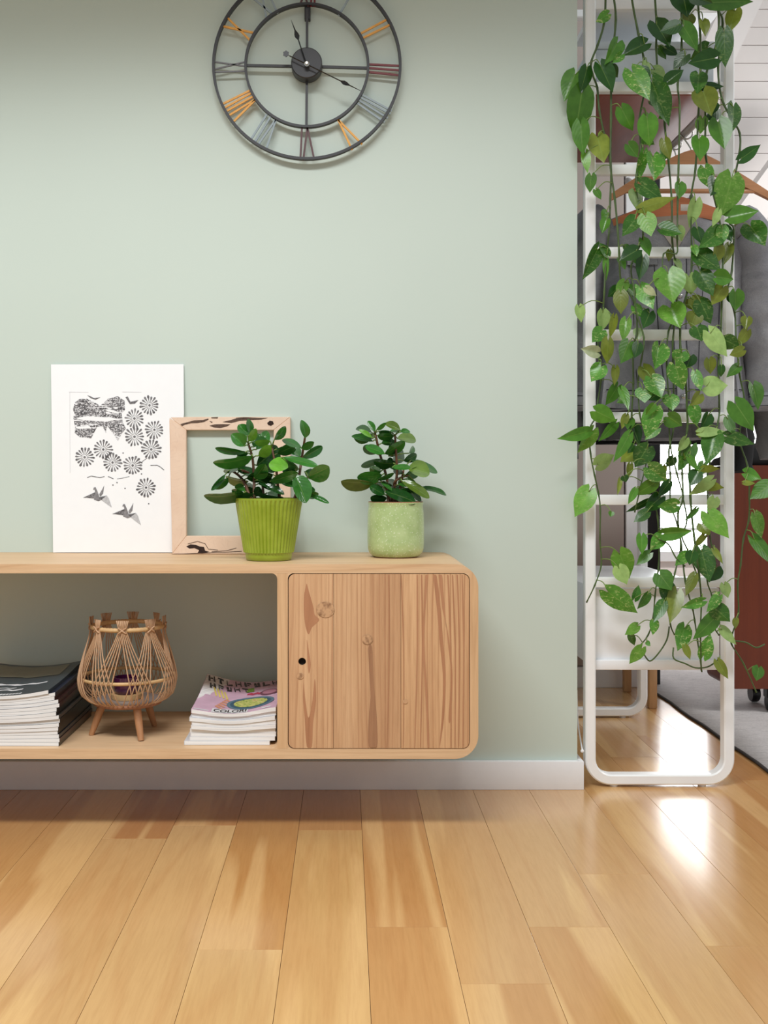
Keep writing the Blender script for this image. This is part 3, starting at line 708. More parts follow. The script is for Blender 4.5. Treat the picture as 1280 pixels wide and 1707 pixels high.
def hand(name, tip, tail, spade, wsp, w0, Y, tailball=None):
    hnd = None; p = cz(*tip, Y); t0 = cz(*tail, Y); t = (p - t0).normalized(); s = Vector((t.z, 0, -t.x))
    sp = cz(*spade, Y); L = [(t0, w0), (sp - t * 0.008, w0), (sp, wsp), (sp + t * 0.006, wsp * 0.85), (sp + t * 0.014, wsp * 0.3), (p, 0.0004)]
    v = []
    for c_, w_ in L:
        v += [c_ + s * w_, c_ + Vector((0, -0.0014, 0)), c_ - s * w_, c_ + Vector((0, 0.0008, 0))]
    f = [(i * 4 + j, i * 4 + (j + 1) % 4, i * 4 + 4 + (j + 1) % 4, i * 4 + 4 + j) for i in range(len(L) - 1) for j in range(4)]
    f += [(3, 2, 1, 0), tuple(len(v) - 4 + j for j in range(4))]
    q = MB(); q.add(v, f)
    if tailball:
        c_ = cz(*tailball, Y); q.prism([(c_.x + 0.0065 * math.cos(a * 0.5236) * (1.15 if a % 2 else 0.9), c_.z + 0.0065 * math.sin(a * 0.5236) * (1.15 if a % 2 else 0.9)) for a in range(12)], Y - 0.001, Y + 0.001)
    return q.build(name, M_HAND, ck)
hand('hour_hand', (531, 122), (627, 400), (568, 222), 0.0055, 0.0013, YH)
hand('minute_hand', (960, 556), (520, 340), (852, 503), 0.0048, 0.0013, YH - 0.004, (500, 328))
q = MB(); q.lathe((0, 0, 0), [(0.0003, 0.016), (0.003, 0.016), (0.003, 0.011), (0.0058, 0.010), (0.0058, -0.004), (0.0003, -0.004)], 24)
cc = cz(627, 395, YH); q.v = [Vector((cc.x + a.x, YH - a.z + 0.004, cc.z + a.y)) for a in q.v]; q.build('centre_nut', M_CHROME, ck, smooth=0.6)

# ------------------------------------------------------------------ art print leaning on the wall
ZTOP = 0.5314
pn = Vector((0, -1, 0.06)).normalized(); pp = Vector((0, -0.030, ZTOP + 0.0008))
def pap(px, py, off=0.0): return on_plane(px, py, pp + Vector((0, -1, 0)) * off, pn)
M_PAPER = plain('white_print_paper', rgb(246, 247, 248), 0.75, 0.008, 40)
pr = thing('art_print', 'white sheet with a grey block print of flowers and paper cranes, leaning on the wall', 'print', tuple(pap(195, 921)))
zb_ = ZTOP + 0.0008
cs = [pap(88.5, 921), pap(287, 921), pap(306.5, 690), pap(306, 607), pap(85, 607.5)]
for c_ in cs[:2]: c_.z = max(c_.z, zb_)
vv = [c_ for c_ in cs] + [c_ + Vector((0, 0.0012, 0)) for c_ in cs]; n = 5
b = MB(); b.add(vv, [tuple(range(n)), tuple(range(2 * n - 1, n - 1, -1))] + [(i, (i + 1) % n, (i + 1) % n + n, i + n) for i in range(n)]); b.build('sheet', M_PAPER, pr)
def ink(name, c, lo): 
    m = N(name); v = m.coord(); f_ = m.noise(v, 260, 3, 0.6)
    m.base(m.ramp(f_, [(0.38, c), (0.72, lo)])); return m.set(0.8)
M_INK = ink('dark_print_ink', rgb(72, 70, 72), rgb(158, 156, 158)); M_INK2 = ink('mid_print_ink', rgb(122, 120, 122), rgb(150, 148, 150)); M_INK3 = ink('pale_print_ink', rgb(184, 184, 186), rgb(205, 205, 206))
def pz(x, y, off): return pap(100 + x / 6.737, 640 + y / 6.737, off)
def flat(polys, name, mat, off, par=pr):
    vv = []; ff = []
    for pl in polys:
        k = len(vv); pts = [pz(x, y, off) for x, y in pl]; vv += pts
        for t in tessellate_polygon([[Vector((x, y, 0)) for x, y in pl]]): ff.append(tuple(i + k for i in t))
    o = mesh(name, vv, ff, mat, par)
    bm = bmesh.new(); bm.from_mesh(o.data)
    for f_ in bm.faces:
        f_.normal_update()
        if f_.normal.y > 0: f_.normal_flip()
    bm.to_mesh(o.data); bm.free(); return o
rn = random.Random(4)
for (x, y, r) in ((1005, 240, 112), (835, 388, 110), (1060, 515, 108), (836, 592, 116), (1025, 735, 114), (486, 735, 108), (276, 822, 114), (590, 882, 110), (815, 915, 112), (966, 1165, 112)):
    polys = []; a0 = rn.uniform(0, 1)
    for i in range(16):
        a = a0 + 2 * math.pi * i / 16; ro = r * rn.uniform(0.88, 1.05); ri = r * 0.22; wd = r * rn.uniform(0.075, 0.125)
        ca, sa = math.cos(a), math.sin(a); pl = []
        for (q, h_) in ((0, 0.18), (0.35, 0.25), (0.6, 0.6), (0.8, 1.0), (0.93, 0.85), (1.0, 0.3)):
            pl.append((q, h_))
        rad = lambda q: ri + (ro - ri) * q
        up = [(x + rad(q) * ca - h_ * wd * sa, y + rad(q) * sa + h_ * wd * ca) for q, h_ in pl]; dn = [(x + rad(q) * ca + h_ * wd * sa, y + rad(q) * sa - h_ * wd * ca) for q, h_ in reversed(pl)]
        polys.append(up + dn)
    polys.append([(x + r * 0.13 * math.cos(k * 0.7854), y + r * 0.13 * math.sin(k * 0.7854)) for k in range(8)])
    flat(polys, 'printed_flower', M_INK, 0.0005)
m = N('printed_cloud_pattern'); v = m.coord((1, 1, 1.7)); v2 = m.coord((0.55, 1, 2.6))
vo = m.add('ShaderNodeTexVoronoi'); vo.inputs['Scale'].default_value = 260; m.link(v, vo.inputs['Vector'])
dots = m.ramp(vo.outputs['Distance'], [(0.30, (1, 1, 1, 1)), (0.42, (0, 0, 0, 1))]); band = m.ramp(m.noise(v2, 38, 3, 0.5, 1.2), [(0.40, (0, 0, 0, 1)), (0.5, (1, 1, 1, 1))])
white = m.math('MAXIMUM', m.math('MULTIPLY', dots, 0.9), m.ramp(m.noise(v2, 55, 3, 0.6, 1.5), [(0.55, (0, 0, 0, 1)), (0.6, (1, 1, 1, 1))]))
m.base(m.mix(white, m.mix(band, rgb(66, 64, 66), rgb(116, 114, 116)), rgb(240, 240, 242))); M_CLOUD = m.set(0.8)
flat([[(145, 285), (165, 210), (220, 170), (300, 165), (400, 215), (450, 245), (490, 215), (540, 165), (650, 138), (725, 190), (730, 290), (690, 330), (705, 430), (740, 500), (690, 560), (650, 640), (600, 560), (530, 470), (515, 550), (480, 480), (420, 480), (385, 540), (350, 610), (220, 595), (165, 550), (170, 480), (158, 430), (150, 380), (160, 330)]], 'printed_clouds', M_CLOUD, 0.0004)
flat([[(180, 385), (300, 360), (480, 372), (650, 398), (520, 425), (330, 412), (220, 400)], [(500, 290), (560, 285), (650, 315), (660, 330), (560, 315)], [(165, 480), (330, 470), (350, 500), (200, 505)]], 'printed_gap', M_PAPER, 0.0006)
flat([[(305, 128), (335, 135), (380, 158), (455, 150), (400, 178), (345, 160)], [(735, 150), (760, 140), (790, 200), (880, 182), (840, 222), (785, 228)]], 'printed_bird', M_INK, 0.0005)
def crane(dx, dy, nm):
    T = lambda pl: [(x + dx, y + dy + 0.05 * dx / 330 * (x - 400)) for x, y in pl]
    g = flat([T([(258, 1278), (395, 1215), (405, 1290), (300, 1278)])], nm, M_INK, 0.0005)
    flat([T([(398, 1235), (388, 1185), (372, 1188), (380, 1162), (400, 1160), (418, 1200), (442, 1265), (430, 1316), (380, 1300)])], 'crane_neck', M_INK2, 0.0006, g)
    flat([T([(440, 1240), (470, 1190), (496, 1140), (484, 1230), (452, 1268)])], 'crane_tail', M_INK2, 0.0006, g)
    flat([T([(430, 1316), (440, 1272), (522, 1254), (470, 1300)])], 'crane_fold', M_INK, 0.0007, g)
    flat([T([(522, 1250), (462, 1302), (582, 1388), (548, 1285)])], 'crane_wing', M_INK3, 0.0006, g)
crane(0, 0, 'printed_crane'); crane(328, 190, 'printed_crane')
def pl_line(pts, wd):
    up = []; dn = []
    for i, (x, y) in enumerate(pts):
        a = Vector(pts[max(0, i - 1)]); c_ = Vector(pts[min(len(pts) - 1, i + 1)]); t = (c_ - a).normalized(); up.append((x - t.y * wd, y + t.x * wd)); dn.append((x + t.y * wd, y - t.x * wd))
    return up + dn[::-1]
flat([pl_line([(305, 1052), (350, 1035), (400, 1044), (450, 1052), (500, 1040)], 4), pl_line([(540, 1040), (570, 1052), (600, 1066)], 4), pl_line([(640, 1066), (700, 1058), (780, 1040)], 2.5), pl_line([(1015, 915), (1090, 913), (1130, 935), (1168, 968)], 4), pl_line([(905, 885), (980, 830)], 3)] +
     [[(x + 9 * math.cos(k), y + 8 * math.sin(k)) for k in (0, 1, 2, 3, 4, 5)] for x, y in ((996, 1345), (708, 775), (915, 1010), (640, 1108), (730, 1172), (594, 1135), (918, 885))], 'printed_line', M_INK, 0.0005)
flat([[(100, 90), (320, 92), (320, 95), (100, 94)], [(700, 88), (915, 92), (915, 95), (700, 92)], [(108, 95), (111, 95), (116, 1000), (113, 1000)]], 'plate_mark', M_INK3, 0.0004)

# ------------------------------------------------------------------ empty driftwood frame
fn = Vector((0, -1, 0.18)).normalized(); fp = Vector((0, -0.0665, ZTOP + 0.0005))
def fr_(px, py, off=0.0): return on_plane(px, py, fp + Vector((0, -off, 0)), fn)
m = N('weathered_frame_wood'); v = m.coord((1, 1, 1), True); g = m.noise(m.coord((1, 1, 1), True), 7, 3, 0.5, 2.5)
rg = m.math('ABSOLUTE', m.math('SUBTRACT', m.math('FRACT', m.math('MULTIPLY', g, 14.0)), 0.5))
c = m.mix(m.math('MULTIPLY', m.ramp(rg, [(0.0, (1, 1, 1, 1)), (0.12, (0, 0, 0, 1))]), 0.25), rgb(224, 194, 168), rgb(176, 136, 108))
c = m.mix(0.5, c, m.ramp(m.noise(v, 18, 3), [(0.3, rgb(214, 180, 154)), (0.7, rgb(230, 204, 180))]))
m.base(c); M_FRAME = m.set(0.6)
M_HOLE = plain('worm_hole_wood', rgb(88, 66, 52), 0.8, 0.4, 300); M_HOLE2 = plain('deep_hole', rgb(44, 26, 18), 0.9, 0.4, 200)
pf = thing('picture_frame', 'empty pinkish wooden picture frame with dark worm tracks, leaning behind the ribbed pot', 'frame', tuple(fr_(385, 924)))
OT = [(281.5, 694), (484, 695), (484.5, 925), (287, 925)]; IN = [(310.5, 717), (456, 717), (456, 893.5), (310.5, 893.5)]
OT[0] = (282, 695)
for k in range(4):
    k2 = (k + 1) % 4; pl = [OT[k], OT[k2], IN[k2], IN[k]]
    vf = [fr_(x, y) for x, y in pl]; vb = [a + Vector((0, 0.016, 0)) for a in vf]
    for a in vf + vb: a.z = max(a.z, ZTOP + 0.0005)
    q = MB(); q.add(vf + vb, [(0, 1, 2, 3), (7, 6, 5, 4), (0, 4, 5, 1), (1, 5, 6, 2), (2, 6, 7, 3), (3, 7, 4, 0)])
    rl = q.build('rail', M_FRAME, pf)
    bm = bmesh.new(); bm.from_mesh(rl.data); bmesh.ops.bevel(bm, geom=bm.edges[:], offset=0.0012, segments=1, affect='EDGES'); bm.to_mesh(rl.data); bm.free()
    if k == 0: RAIL_T = rl
    if k == 2: RAIL_B = rl
def fpatch(polys, mat, name, par, off):
    vv = []; ff = []
    for pl in polys:
        pl = [(270 + x / 5.565, 680 + y / 5.565) for x, y in pl]; k = len(vv); vv += [fr_(x, y, off) for x, y in pl]
        for t in tessellate_polygon([[Vector((x, y, 0)) for x, y in pl]]): ff.append(tuple(i + k for i in t))
    return fixn(mesh(name, vv, ff, mat, par))
fpatch([[(170, 150), (225, 135), (300, 115), (380, 112), (430, 98), (432, 108), (390, 130), (330, 140), (270, 142), (215, 155), (185, 168)],
        [(440, 165), (490, 152), (560, 150), (635, 152), (600, 172), (540, 186), (480, 180)], [(455, 88), (520, 84), (515, 98), (460, 96)],
        [(560, 130), (640, 112), (700, 92), (800, 88), (900, 92), (985, 92), (920, 108), (820, 112), (720, 120), (640, 140)], [(440, 120), (470, 130), (460, 140)],
        [(680, 92), (760, 86), (850, 90), (760, 100)]], M_HOLE, 'worm_track', RAIL_T, 0.0006)
fpatch([[(975, 140), (1000, 118), (1030, 125), (1036, 150), (1010, 165), (985, 158)]], M_HOLE2, 'knot_hole', RAIL_T, 0.0008)
fpatch([[(225, 1285), (265, 1265), (310, 1270), (350, 1285), (390, 1290), (400, 1325), (440, 1335), (380, 1350), (330, 1345), (345, 1320), (300, 1300), (255, 1305)]], M_HOLE2, 'knot_hole', RAIL_B, 0.0007)
fpatch([pl_line([(240, 1262), (330, 1238), (400, 1260), (430, 1310), (520, 1320)], 3), pl_line([(460, 1335), (600, 1325), (690, 1300)], 3), pl_line([(90, 1358), (300, 1350), (560, 1340), (740, 1330)], 3)], M_HOLE, 'worm_track', RAIL_B, 0.0006)

# ------------------------------------------------------------------ leaves
def leaf_mat(name, rough, trans, vein):
    m = N(name); oi = m.add('ShaderNodeObjectInfo'); uv = m.add('ShaderNodeUVMap'); sx = m.add('ShaderNodeSeparateXYZ'); m.link(uv.outputs[0], sx.inputs[0])
    mid = m.ramp(m.math('ABSOLUTE', sx.outputs[1]), [(0.0, (1, 1, 1, 1)), (0.07, (0, 0, 0, 1))])
    v = m.coord((1, 1, 1), True)
    tone = m.ramp(m.noise(v, 60, 2), [(0.3, (0.78, 0.82, 0.75, 1)), (0.7, (1.12, 1.1, 1.1, 1))])
    c = m.mix(1.0, oi.outputs['Color'], tone, 'MULTIPLY')
    spk = m.ramp(m.noise(m.coord((1, 1, 2.2), True), 95, 4, 0.65, 1.0), [(0.56, (0, 0, 0, 1)), (0.63, (1, 1, 1, 1))])
    alpha = oi.outputs['Alpha']
    c = m.mix(m.math('MULTIPLY', spk, m.math('SUBTRACT', 1.0, alpha)), c, rgb(190, 206, 130))
    c = m.mix(m.math('MULTIPLY', mid, vein), c, rgb(150, 180, 96)); m.base(c)
    # side veins as fine relief
    wv = m.math('SINE', m.math('ADD', m.math('MULTIPLY', sx.outputs[0], 42.0), m.math('MULTIPLY', m.math('ABSOLUTE', sx.outputs[1]), -16.0)))
    m.bump(wv, 0.05, 0.0008)
    m.set(rough); tr = m.add('ShaderNodeBsdfTranslucent'); m.link(c, tr.inputs[0]); mx = m.add('ShaderNodeMixShader'); mx.inputs[0].default_value = trans
    m.link(m.p.outputs[0], mx.inputs[1]); m.link(tr.outputs[0], mx.inputs[2]); m.link(mx.outputs[0], m.out.inputs[0]); return m.mat
M_POTHOS = leaf_mat('pothos_leaf', 0.28, 0.25, 0.35); M_PEP = leaf_mat('peperomia_leaf', 0.15, 0.14, 0.3)
M_PET = plain('green_petiole', rgb(112, 136, 62), 0.5); M_VINE = plain('vine_stem', rgb(70, 92, 44), 0.5, 0.25, 40); M_BSTEM = plain('brown_stem', rgb(96, 62, 40), 0.5, 0.2)
HEART = [(0, .60), (.07, .88), (.16, 1.0), (.28, 1.03), (.42, .97), (.56, .81), (.70, .57), (.83, .30), (.93, .11), (1, 0.0)]
OVAL = [(0, .06), (.08, .34), (.2, .66), (.36, .90), (.54, 1.0), (.70, .97), (.83, .80), (.93, .52), (.98, .27), (1, 0.05)]
def leaf(par, base, tip, width, kind, color, mat, depth_tilt, roll, fold, curl, petiole=None, pr_=0.0011, name='leaf'):
    base, tip = Vector(base), Vector(tip); tip = tip + Vector((0, depth_tilt, 0))
    A = tip - base; L = A.length
    scr = Vector((A.x, 0, A.z)); 
    if scr.length < 1e-6: scr = Vector((0, 0, -1))
    scr.normalize(); S = Vector((-scr.z, math.tan(roll), scr.x))
    nrm = A.cross(S).normalized()
    if nrm.y > 0: nrm = -nrm
    tab = HEART if kind == 'heart' else OVAL
    ss = (-1, -0.6, -0.25, 0, 0.25, 0.6, 1); v = []; uv = []
    for (t, h_) in tab:
        for s in ss:
            back = 0.0
            if kind == 'heart': back = -0.25 * max(0, 1 - t / 0.42) ** 1.5 * (1 - (abs(s) - 0.62) ** 2 / 0.40 if abs(s) > 0 else 0)
            if s == 0: back = 0
            p = base + A * (t + back) + S * (s * h_ * width / 2)
            p += nrm * (fold * abs(s) * h_ * width / 2 - curl * L * (t * t) + 0.06 * curl * L * math.sin(9 * t) * s)
            v.append(p); uv.append((t, s))
    ns = len(ss); f = [(i * ns + j, i * ns + j + 1, (i + 1) * ns + j + 1, (i + 1) * ns + j) for i in range(len(tab) - 1) for j in range(ns - 1)]
    mi = [0] * len(f)
    if petiole is not None:
        q = MB(); q.tube(petiole, pr_, 5); k = len(v); v += q.v; uv += [(0.5, 0.9)] * len(q.v); f += [tuple(i + k for i in a) for a in q.f]; mi += [1] * len(q.f)
    return mesh(name, v, f, [mat, M_PET], par, True, uv, midx=mi, color=color)
PC = {'d': ((44, 88, 30), 1), 'm': ((82, 134, 44), 1), 'l': ((160, 192, 116), .8), 'y': ((126, 140, 52), 1), 'v': ((88, 148, 52), .15), 'w': ((198, 208, 168), 1), 'g': ((60, 108, 36), .75), 'b': ((106, 158, 58), .7)}  # y is the backlit look of leaves, put into their colour
LEAVES = {0: """330,85,258,132,60,v;620,145,680,300,125,d;745,150,645,180,85,d;770,-50,810,95,170,d;840,-20,945,30,70,d;945,15,1195,8,110,m;1085,65,1045,200,85,y;1020,198,1028,400,98,g;780,160,868,300,115,m;815,92,800,155,90,y;895,130,905,222,65,y;548,262,415,325,105,d;385,258,312,398,92,m;410,325,350,385,50,v;962,345,795,385,110,d;790,330,720,402,80,d;690,480,776,415,78,d;350,400,394,455,62,d;290,395,362,548,118,d;205,412,180,540,85,d;135,445,66,605,118,m;175,555,150,812,155,m;170,740,182,922,95,m;270,815,295,980,132,y;198,908,206,1030,56,b;232,1045,225,1142,62,m;260,1128,288,1185,46,m;478,430,556,618,125,v;530,410,562,490,75,d;598,500,706,738,140,g;415,650,490,768,100,m;565,708,585,862,112,m;455,862,512,932,80,m;870,448,838,572,98,g;898,520,1014,512,62,d;898,548,916,708,128,y;962,622,922,698,62,d;1075,635,1045,808,98,g;985,728,1012,896,135,m;872,832,860,970,104,m;668,838,692,952,62,y;1122,940,1238,858,74,d;600,932,602,1078,125,v;540,915,508,1102,62,v;905,1000,936,1118,84,v;1062,1062,1008,1282,182,b;528,1095,658,1185,112,g;752,1095,752,1182,76,m;540,1232,716,1185,72,y;962,1070,930,1172,104,d""",
330: """850,25,820,172,84,l;322,85,288,128,56,m;322,135,294,212,56,m;490,130,408,232,92,g;556,112,576,240,98,b;652,185,762,220,98,g;540,252,566,352,76,m;268,308,180,492,88,g;325,335,278,262,60,g;500,312,395,372,92,d;538,360,514,492,76,d;318,360,322,490,36,m;688,450,702,628,176,b;560,535,622,582,46,w;528,532,576,670,96,v;408,568,402,690,82,y;578,682,532,778,86,d;702,655,738,776,146,b;812,468,824,576,106,l;988,205,862,302,120,g;862,188,872,288,92,d;1010,182,1000,285,72,v;842,290,848,352,46,v;868,332,986,440,130,g;980,290,978,392,82,y;1048,290,1004,404,62,y;882,450,942,588,115,g;976,470,1082,480,98,m;1008,535,952,632,92,y;1085,562,1096,668,98,m;1180,172,1234,292,124,g;1058,112,1200,92,112,m;985,80,952,172,54,l;160,648,176,738,62,l;300,680,302,792,82,l;368,710,352,832,50,y;440,730,412,852,66,b;295,788,234,856,92,v;266,915,158,900,72,w;332,850,322,988,86,y;452,868,394,988,112,m;510,870,482,952,72,d;632,886,597,1022,122,v;292,1000,228,1086,96,v;376,1010,370,1112,50,y;592,1072,632,1184,118,v;540,1140,540,1218,92,v;386,1122,320,1232,82,m;412,1142,442,1256,62,m;732,998,778,1142,106,v;768,918,742,984,98,v;820,940,800,1012,82,d;852,1040,872,1148,62,v;916,1116,1042,1110,122,l;938,802,1052,938,122,l;882,620,942,745,110,g;850,690,822,765,100,y;862,772,882,852,120,g;930,960,946,1044,76,y;1104,1002,1020,1062,56,m;1130,902,1054,932,66,y;1155,715,1140,782,62,y;1155,790,1098,878,72,y;1192,1118,1216,1256,92,m;700,1180,702,1262,96,v;872,1168,818,1234,72,y;1004,1000,1006,1062,46,d;600,1230,560,1290,50,m""",
660: """262,92,380,150,104,m;372,168,270,272,62,m;204,212,22,262,76,m;238,208,162,342,88,b;452,240,358,394,78,m;272,408,372,348,96,l;438,120,412,196,46,y;608,85,552,238,102,v;622,198,545,262,52,v;692,125,770,178,92,m;838,70,852,184,76,v;922,118,880,202,82,d;885,218,1030,205,60,l;962,236,894,404,116,g;876,200,876,252,42,y;1092,52,1188,208,132,m;1038,240,1182,288,82,g;1148,458,1246,488,76,m;1140,515,1205,515,32,y;1290,530,1182,612,98,m;1205,712,1256,848,88,b;1200,852,1292,1002,88,m;218,568,128,712,118,b;562,312,494,424,120,g;482,295,445,340,46,d;578,428,688,508,112,v;462,408,450,486,46,y;428,478,440,512,46,d;402,500,384,588,30,y;604,518,494,592,82,m;492,560,444,642,46,m;692,516,618,598,66,d;642,602,540,682,92,d;562,626,438,692,40,d;736,648,624,658,88,v;790,258,745,334,62,l;822,302,758,434,94,m;815,368,872,446,46,m;862,460,808,532,78,d;896,432,982,434,46,y;942,502,818,592,78,l;908,530,1026,546,62,y;962,612,940,692,76,l;930,702,1022,838,112,b;890,762,922,824,82,y;852,670,778,742,36,m;666,816,808,796,82,m;562,690,480,742,62,g;645,840,568,912,82,v;530,835,526,938,64,m;574,936,498,1000,56,m;402,938,472,1092,134,b;398,1022,442,1118,92,l;642,1062,698,1148,116,m;802,940,732,1008,66,v;888,922,912,1100,114,g;832,930,814,1004,72,d;972,1020,928,1104,92,d;962,915,1002,988,42,y;842,1070,780,1184,60,y;1020,1120,1042,1198,62,l;902,830,834,906,42,y;352,690,345,718,36,m""",
960: """335,98,482,216,122,v;490,132,526,54,56,g;562,112,504,198,60,g;682,58,700,192,98,g;738,105,680,272,92,y;658,165,588,268,66,g;888,150,762,188,62,v;988,122,898,205,64,v;968,192,1044,268,104,g;962,252,820,368,106,m;602,272,594,348,58,v;502,298,430,346,62,b;466,352,492,418,42,g;528,432,464,528,66,b;785,312,720,432,104,v;900,470,936,338,84,v;1008,318,1098,406,62,l;1088,258,1096,318,46,y;790,420,812,494,42,y;985,510,1032,606,56,y;1225,548,1200,616,84,m;560,395,580,414,30,v"""}
VINES = [[(0, 318, -60), (0, 310, 130), (0, 270, 270), (0, 232, 370), (0, 240, 440), (0, 268, 520), (0, 278, 640), (0, 305, 780), (0, 348, 980), (0, 345, 1180), (330, 338, 200), (330, 318, 400), (330, 310, 560), (330, 300, 690), (330, 274, 860), (330, 280, 960), (330, 290, 1080), (330, 272, 1200), (660, 262, 120), (660, 222, 200), (660, 228, 340), (660, 252, 470), (660, 276, 580), (660, 286, 680), (660, 284, 860), (660, 292, 1000), (660, 254, 1120), (660, 204, 1225)],
 [(0, 362, -60), (0, 378, 120), (0, 352, 400), (0, 350, 700), (0, 347, 980), (0, 372, 1180), (330, 390, 200), (330, 398, 330), (330, 410, 500), (330, 468, 580), (330, 500, 670), (330, 502, 800), (330, 480, 900), (330, 482, 1100), (660, 472, 130), (660, 482, 240), (660, 545, 340), (660, 592, 470), (660, 602, 600), (660, 626, 720), (660, 632, 860), (660, 632, 1000), (960, 610, 120), (960, 600, 240), (960, 570, 350), (960, 508, 428)],
 [(0, 468, -60), (0, 512, 200), (0, 545, 350), (0, 562, 470), (0, 520, 700), (0, 525, 900), (0, 500, 1050), (0, 512, 1240), (330, 540, 230), (330, 470, 400), (330, 490, 560), (330, 500, 680), (330, 545, 830), (330, 530, 960), (330, 510, 1090), (330, 520, 1280), (660, 545, 200), (660, 570, 330), (660, 520, 560), (660, 490, 690)],
 [(0, 608, -60), (0, 620, 150), (0, 618, 280), (0, 628, 430), (0, 658, 540), (0, 668, 740), (0, 690, 950), (0, 710, 1200), (330, 712, 250), (330, 735, 420), (330, 740, 600), (330, 716, 850), (330, 718, 1000), (660, 722, 170), (660, 692, 330), (660, 702, 480), (660, 702, 640), (660, 742, 760), (660, 762, 900), (660, 728, 1050), (960, 690, 160), (960, 702, 290), (960, 726, 350)],
 [(0, 765, -60), (0, 768, 300), (0, 745, 500), (0, 757, 640), (0, 750, 1000), (0, 745, 1200), (330, 742, 250), (330, 738, 330), (330, 662, 330), (330, 655, 480)],
 [(0, 860, -60), (0, 878, 200), (0, 880, 420), (0, 866, 700), (0, 850, 1000), (0, 822, 1200), (330, 828, 400), (330, 790, 600), (330, 745, 700), (330, 690, 790), (330, 680, 1000), (330, 692, 1200), (660, 700, 280), (660, 740, 460), (660, 775, 600), (660, 742, 700)],
 [(0, 940, -60), (0, 985, 60), (0, 1012, 140), (0, 985, 400), (0, 1008, 590), (0, 1075, 720), (0, 1112, 790), (0, 1112, 900), (0, 1082, 1060), (330, 1050, 130), (330, 1078, 190), (330, 1066, 430), (330, 1040, 560), (330, 1082, 680), (330, 1092, 850), (330, 1112, 1050), (330, 1140, 1210), (660, 1110, 250), (660, 1160, 420), (660, 1170, 600), (660, 1165, 740), (660, 1134, 850), (660, 1118, 1000), (660, 1100, 1120), (960, 1105, 220), (960, 1068, 345), (960, 1064, 405), (960, 1135, 520), (960, 1212, 692)],
 [(0, 960, -60), (0, 990, 110), (0, 968, 290), (0, 912, 450), (0, 910, 700), (0, 912, 930), (0, 960, 1160), (330, 1010, 250), (330, 1005, 640), (330, 1000, 800), (330, 986, 1000), (330, 992, 1250), (660, 985, 150), (660, 955, 310), (660, 920, 480), (660, 926, 640), (660, 936, 830), (660, 952, 950), (660, 920, 1090), (960, 950, 130), (960, 958, 290), (960, 990, 352)],
 [(330, 760, 760), (330, 762, 900), (330, 790, 1060), (330, 800, 1240), (660, 802, 200), (660, 770, 340), (660, 772, 470), (660, 776, 610), (660, 746, 710), (660, 766, 880), (660, 790, 1100), (960, 832, 190), (960, 845, 260), (960, 862, 380), (960, 888, 570)],
 [(660, 815, 330), (660, 820, 600), (660, 842, 830), (660, 872, 1060), (960, 885, 150), (960, 880, 330), (960, 885, 560)],
 [(660, 632, 850), (660, 690, 880), (660, 735, 960), (660, 790, 1010)], [(660, 775, 600), (660, 800, 740), (660, 770, 830), (660, 800, 905), (660, 840, 1010), (660, 880, 1120)], [(660, 910, 700), (660, 890, 820), (660, 850, 900), (660, 800, 960)],
 [(960, 695, 300), (960, 680, 380), (960, 630, 460), (960, 580, 505), (960, 545, 465)],
 [(960, 720, 425), (960, 722, 490), (960, 790, 520), (960, 850, 545), (960, 920, 540), (960, 972, 508), (960, 995, 480)],
 [(960, 1078, 385), (960, 1150, 395), (960, 1208, 425), (960, 1260, 405)]]
def zc(y0, x, y): return (920 + x / 3.556, y0 + y / 3.556)
pot = thing('hanging_pothos', 'long trailing pothos with variegated heart-shaped leaves hanging down the white rack', 'plant', (0.71, 0.12, z1 + 0.006))
q = MB(); q.lathe((0.71, 0.12, z1 + 0.0065), [(0.05, 0), (0.062, 0.004), (0.078, 0.12), (0.08, 0.13), (0.075, 0.13), (0.07, 0.11), (0.001, 0.11)], 32); q.build('pot', M_WHITE, pot, smooth=0.6)
VW = []; rn = random.Random(11)
for i, vn in enumerate(VINES):
    Y0 = (-0.03, -0.045, -0.06, -0.04, -0.075, -0.05, -0.045, -0.065, -0.055, -0.075, -0.06, -0.07, -0.045, -0.05, -0.06, -0.05)[i]
    pts = []
    for j, (y0, x, y) in enumerate(vn):
        px, py = zc(y0, x, y); pts.append(P(px, py, Y0 + rn.uniform(-0.008, 0.008)))
    if vn[0][2] == -60 and vn[0][0] == 0:
        pts = [Vector((pts[0].x * 0.4 + 0.71 * 0.6, 0.09, z1 + 0.137)), Vector((pts[0].x * 0.7 + 0.71 * 0.3, 0.02, z1 + 0.145)), Vector((pts[0].x, Y0, z1 + 0.10))] + pts
    sp = spline(pts, 4); VW.append(sp)
    rr = [0.0026 - 0.0012 * k / len(sp) + (0.0006 if k % 4 == 0 else 0) for k in range(len(sp))] if i < 10 else [0.0017] * len(sp)
    MB().tube(sp, rr, 7).build('vine', M_VINE, pot, True)
allv = [p for sp in VW for p in sp]
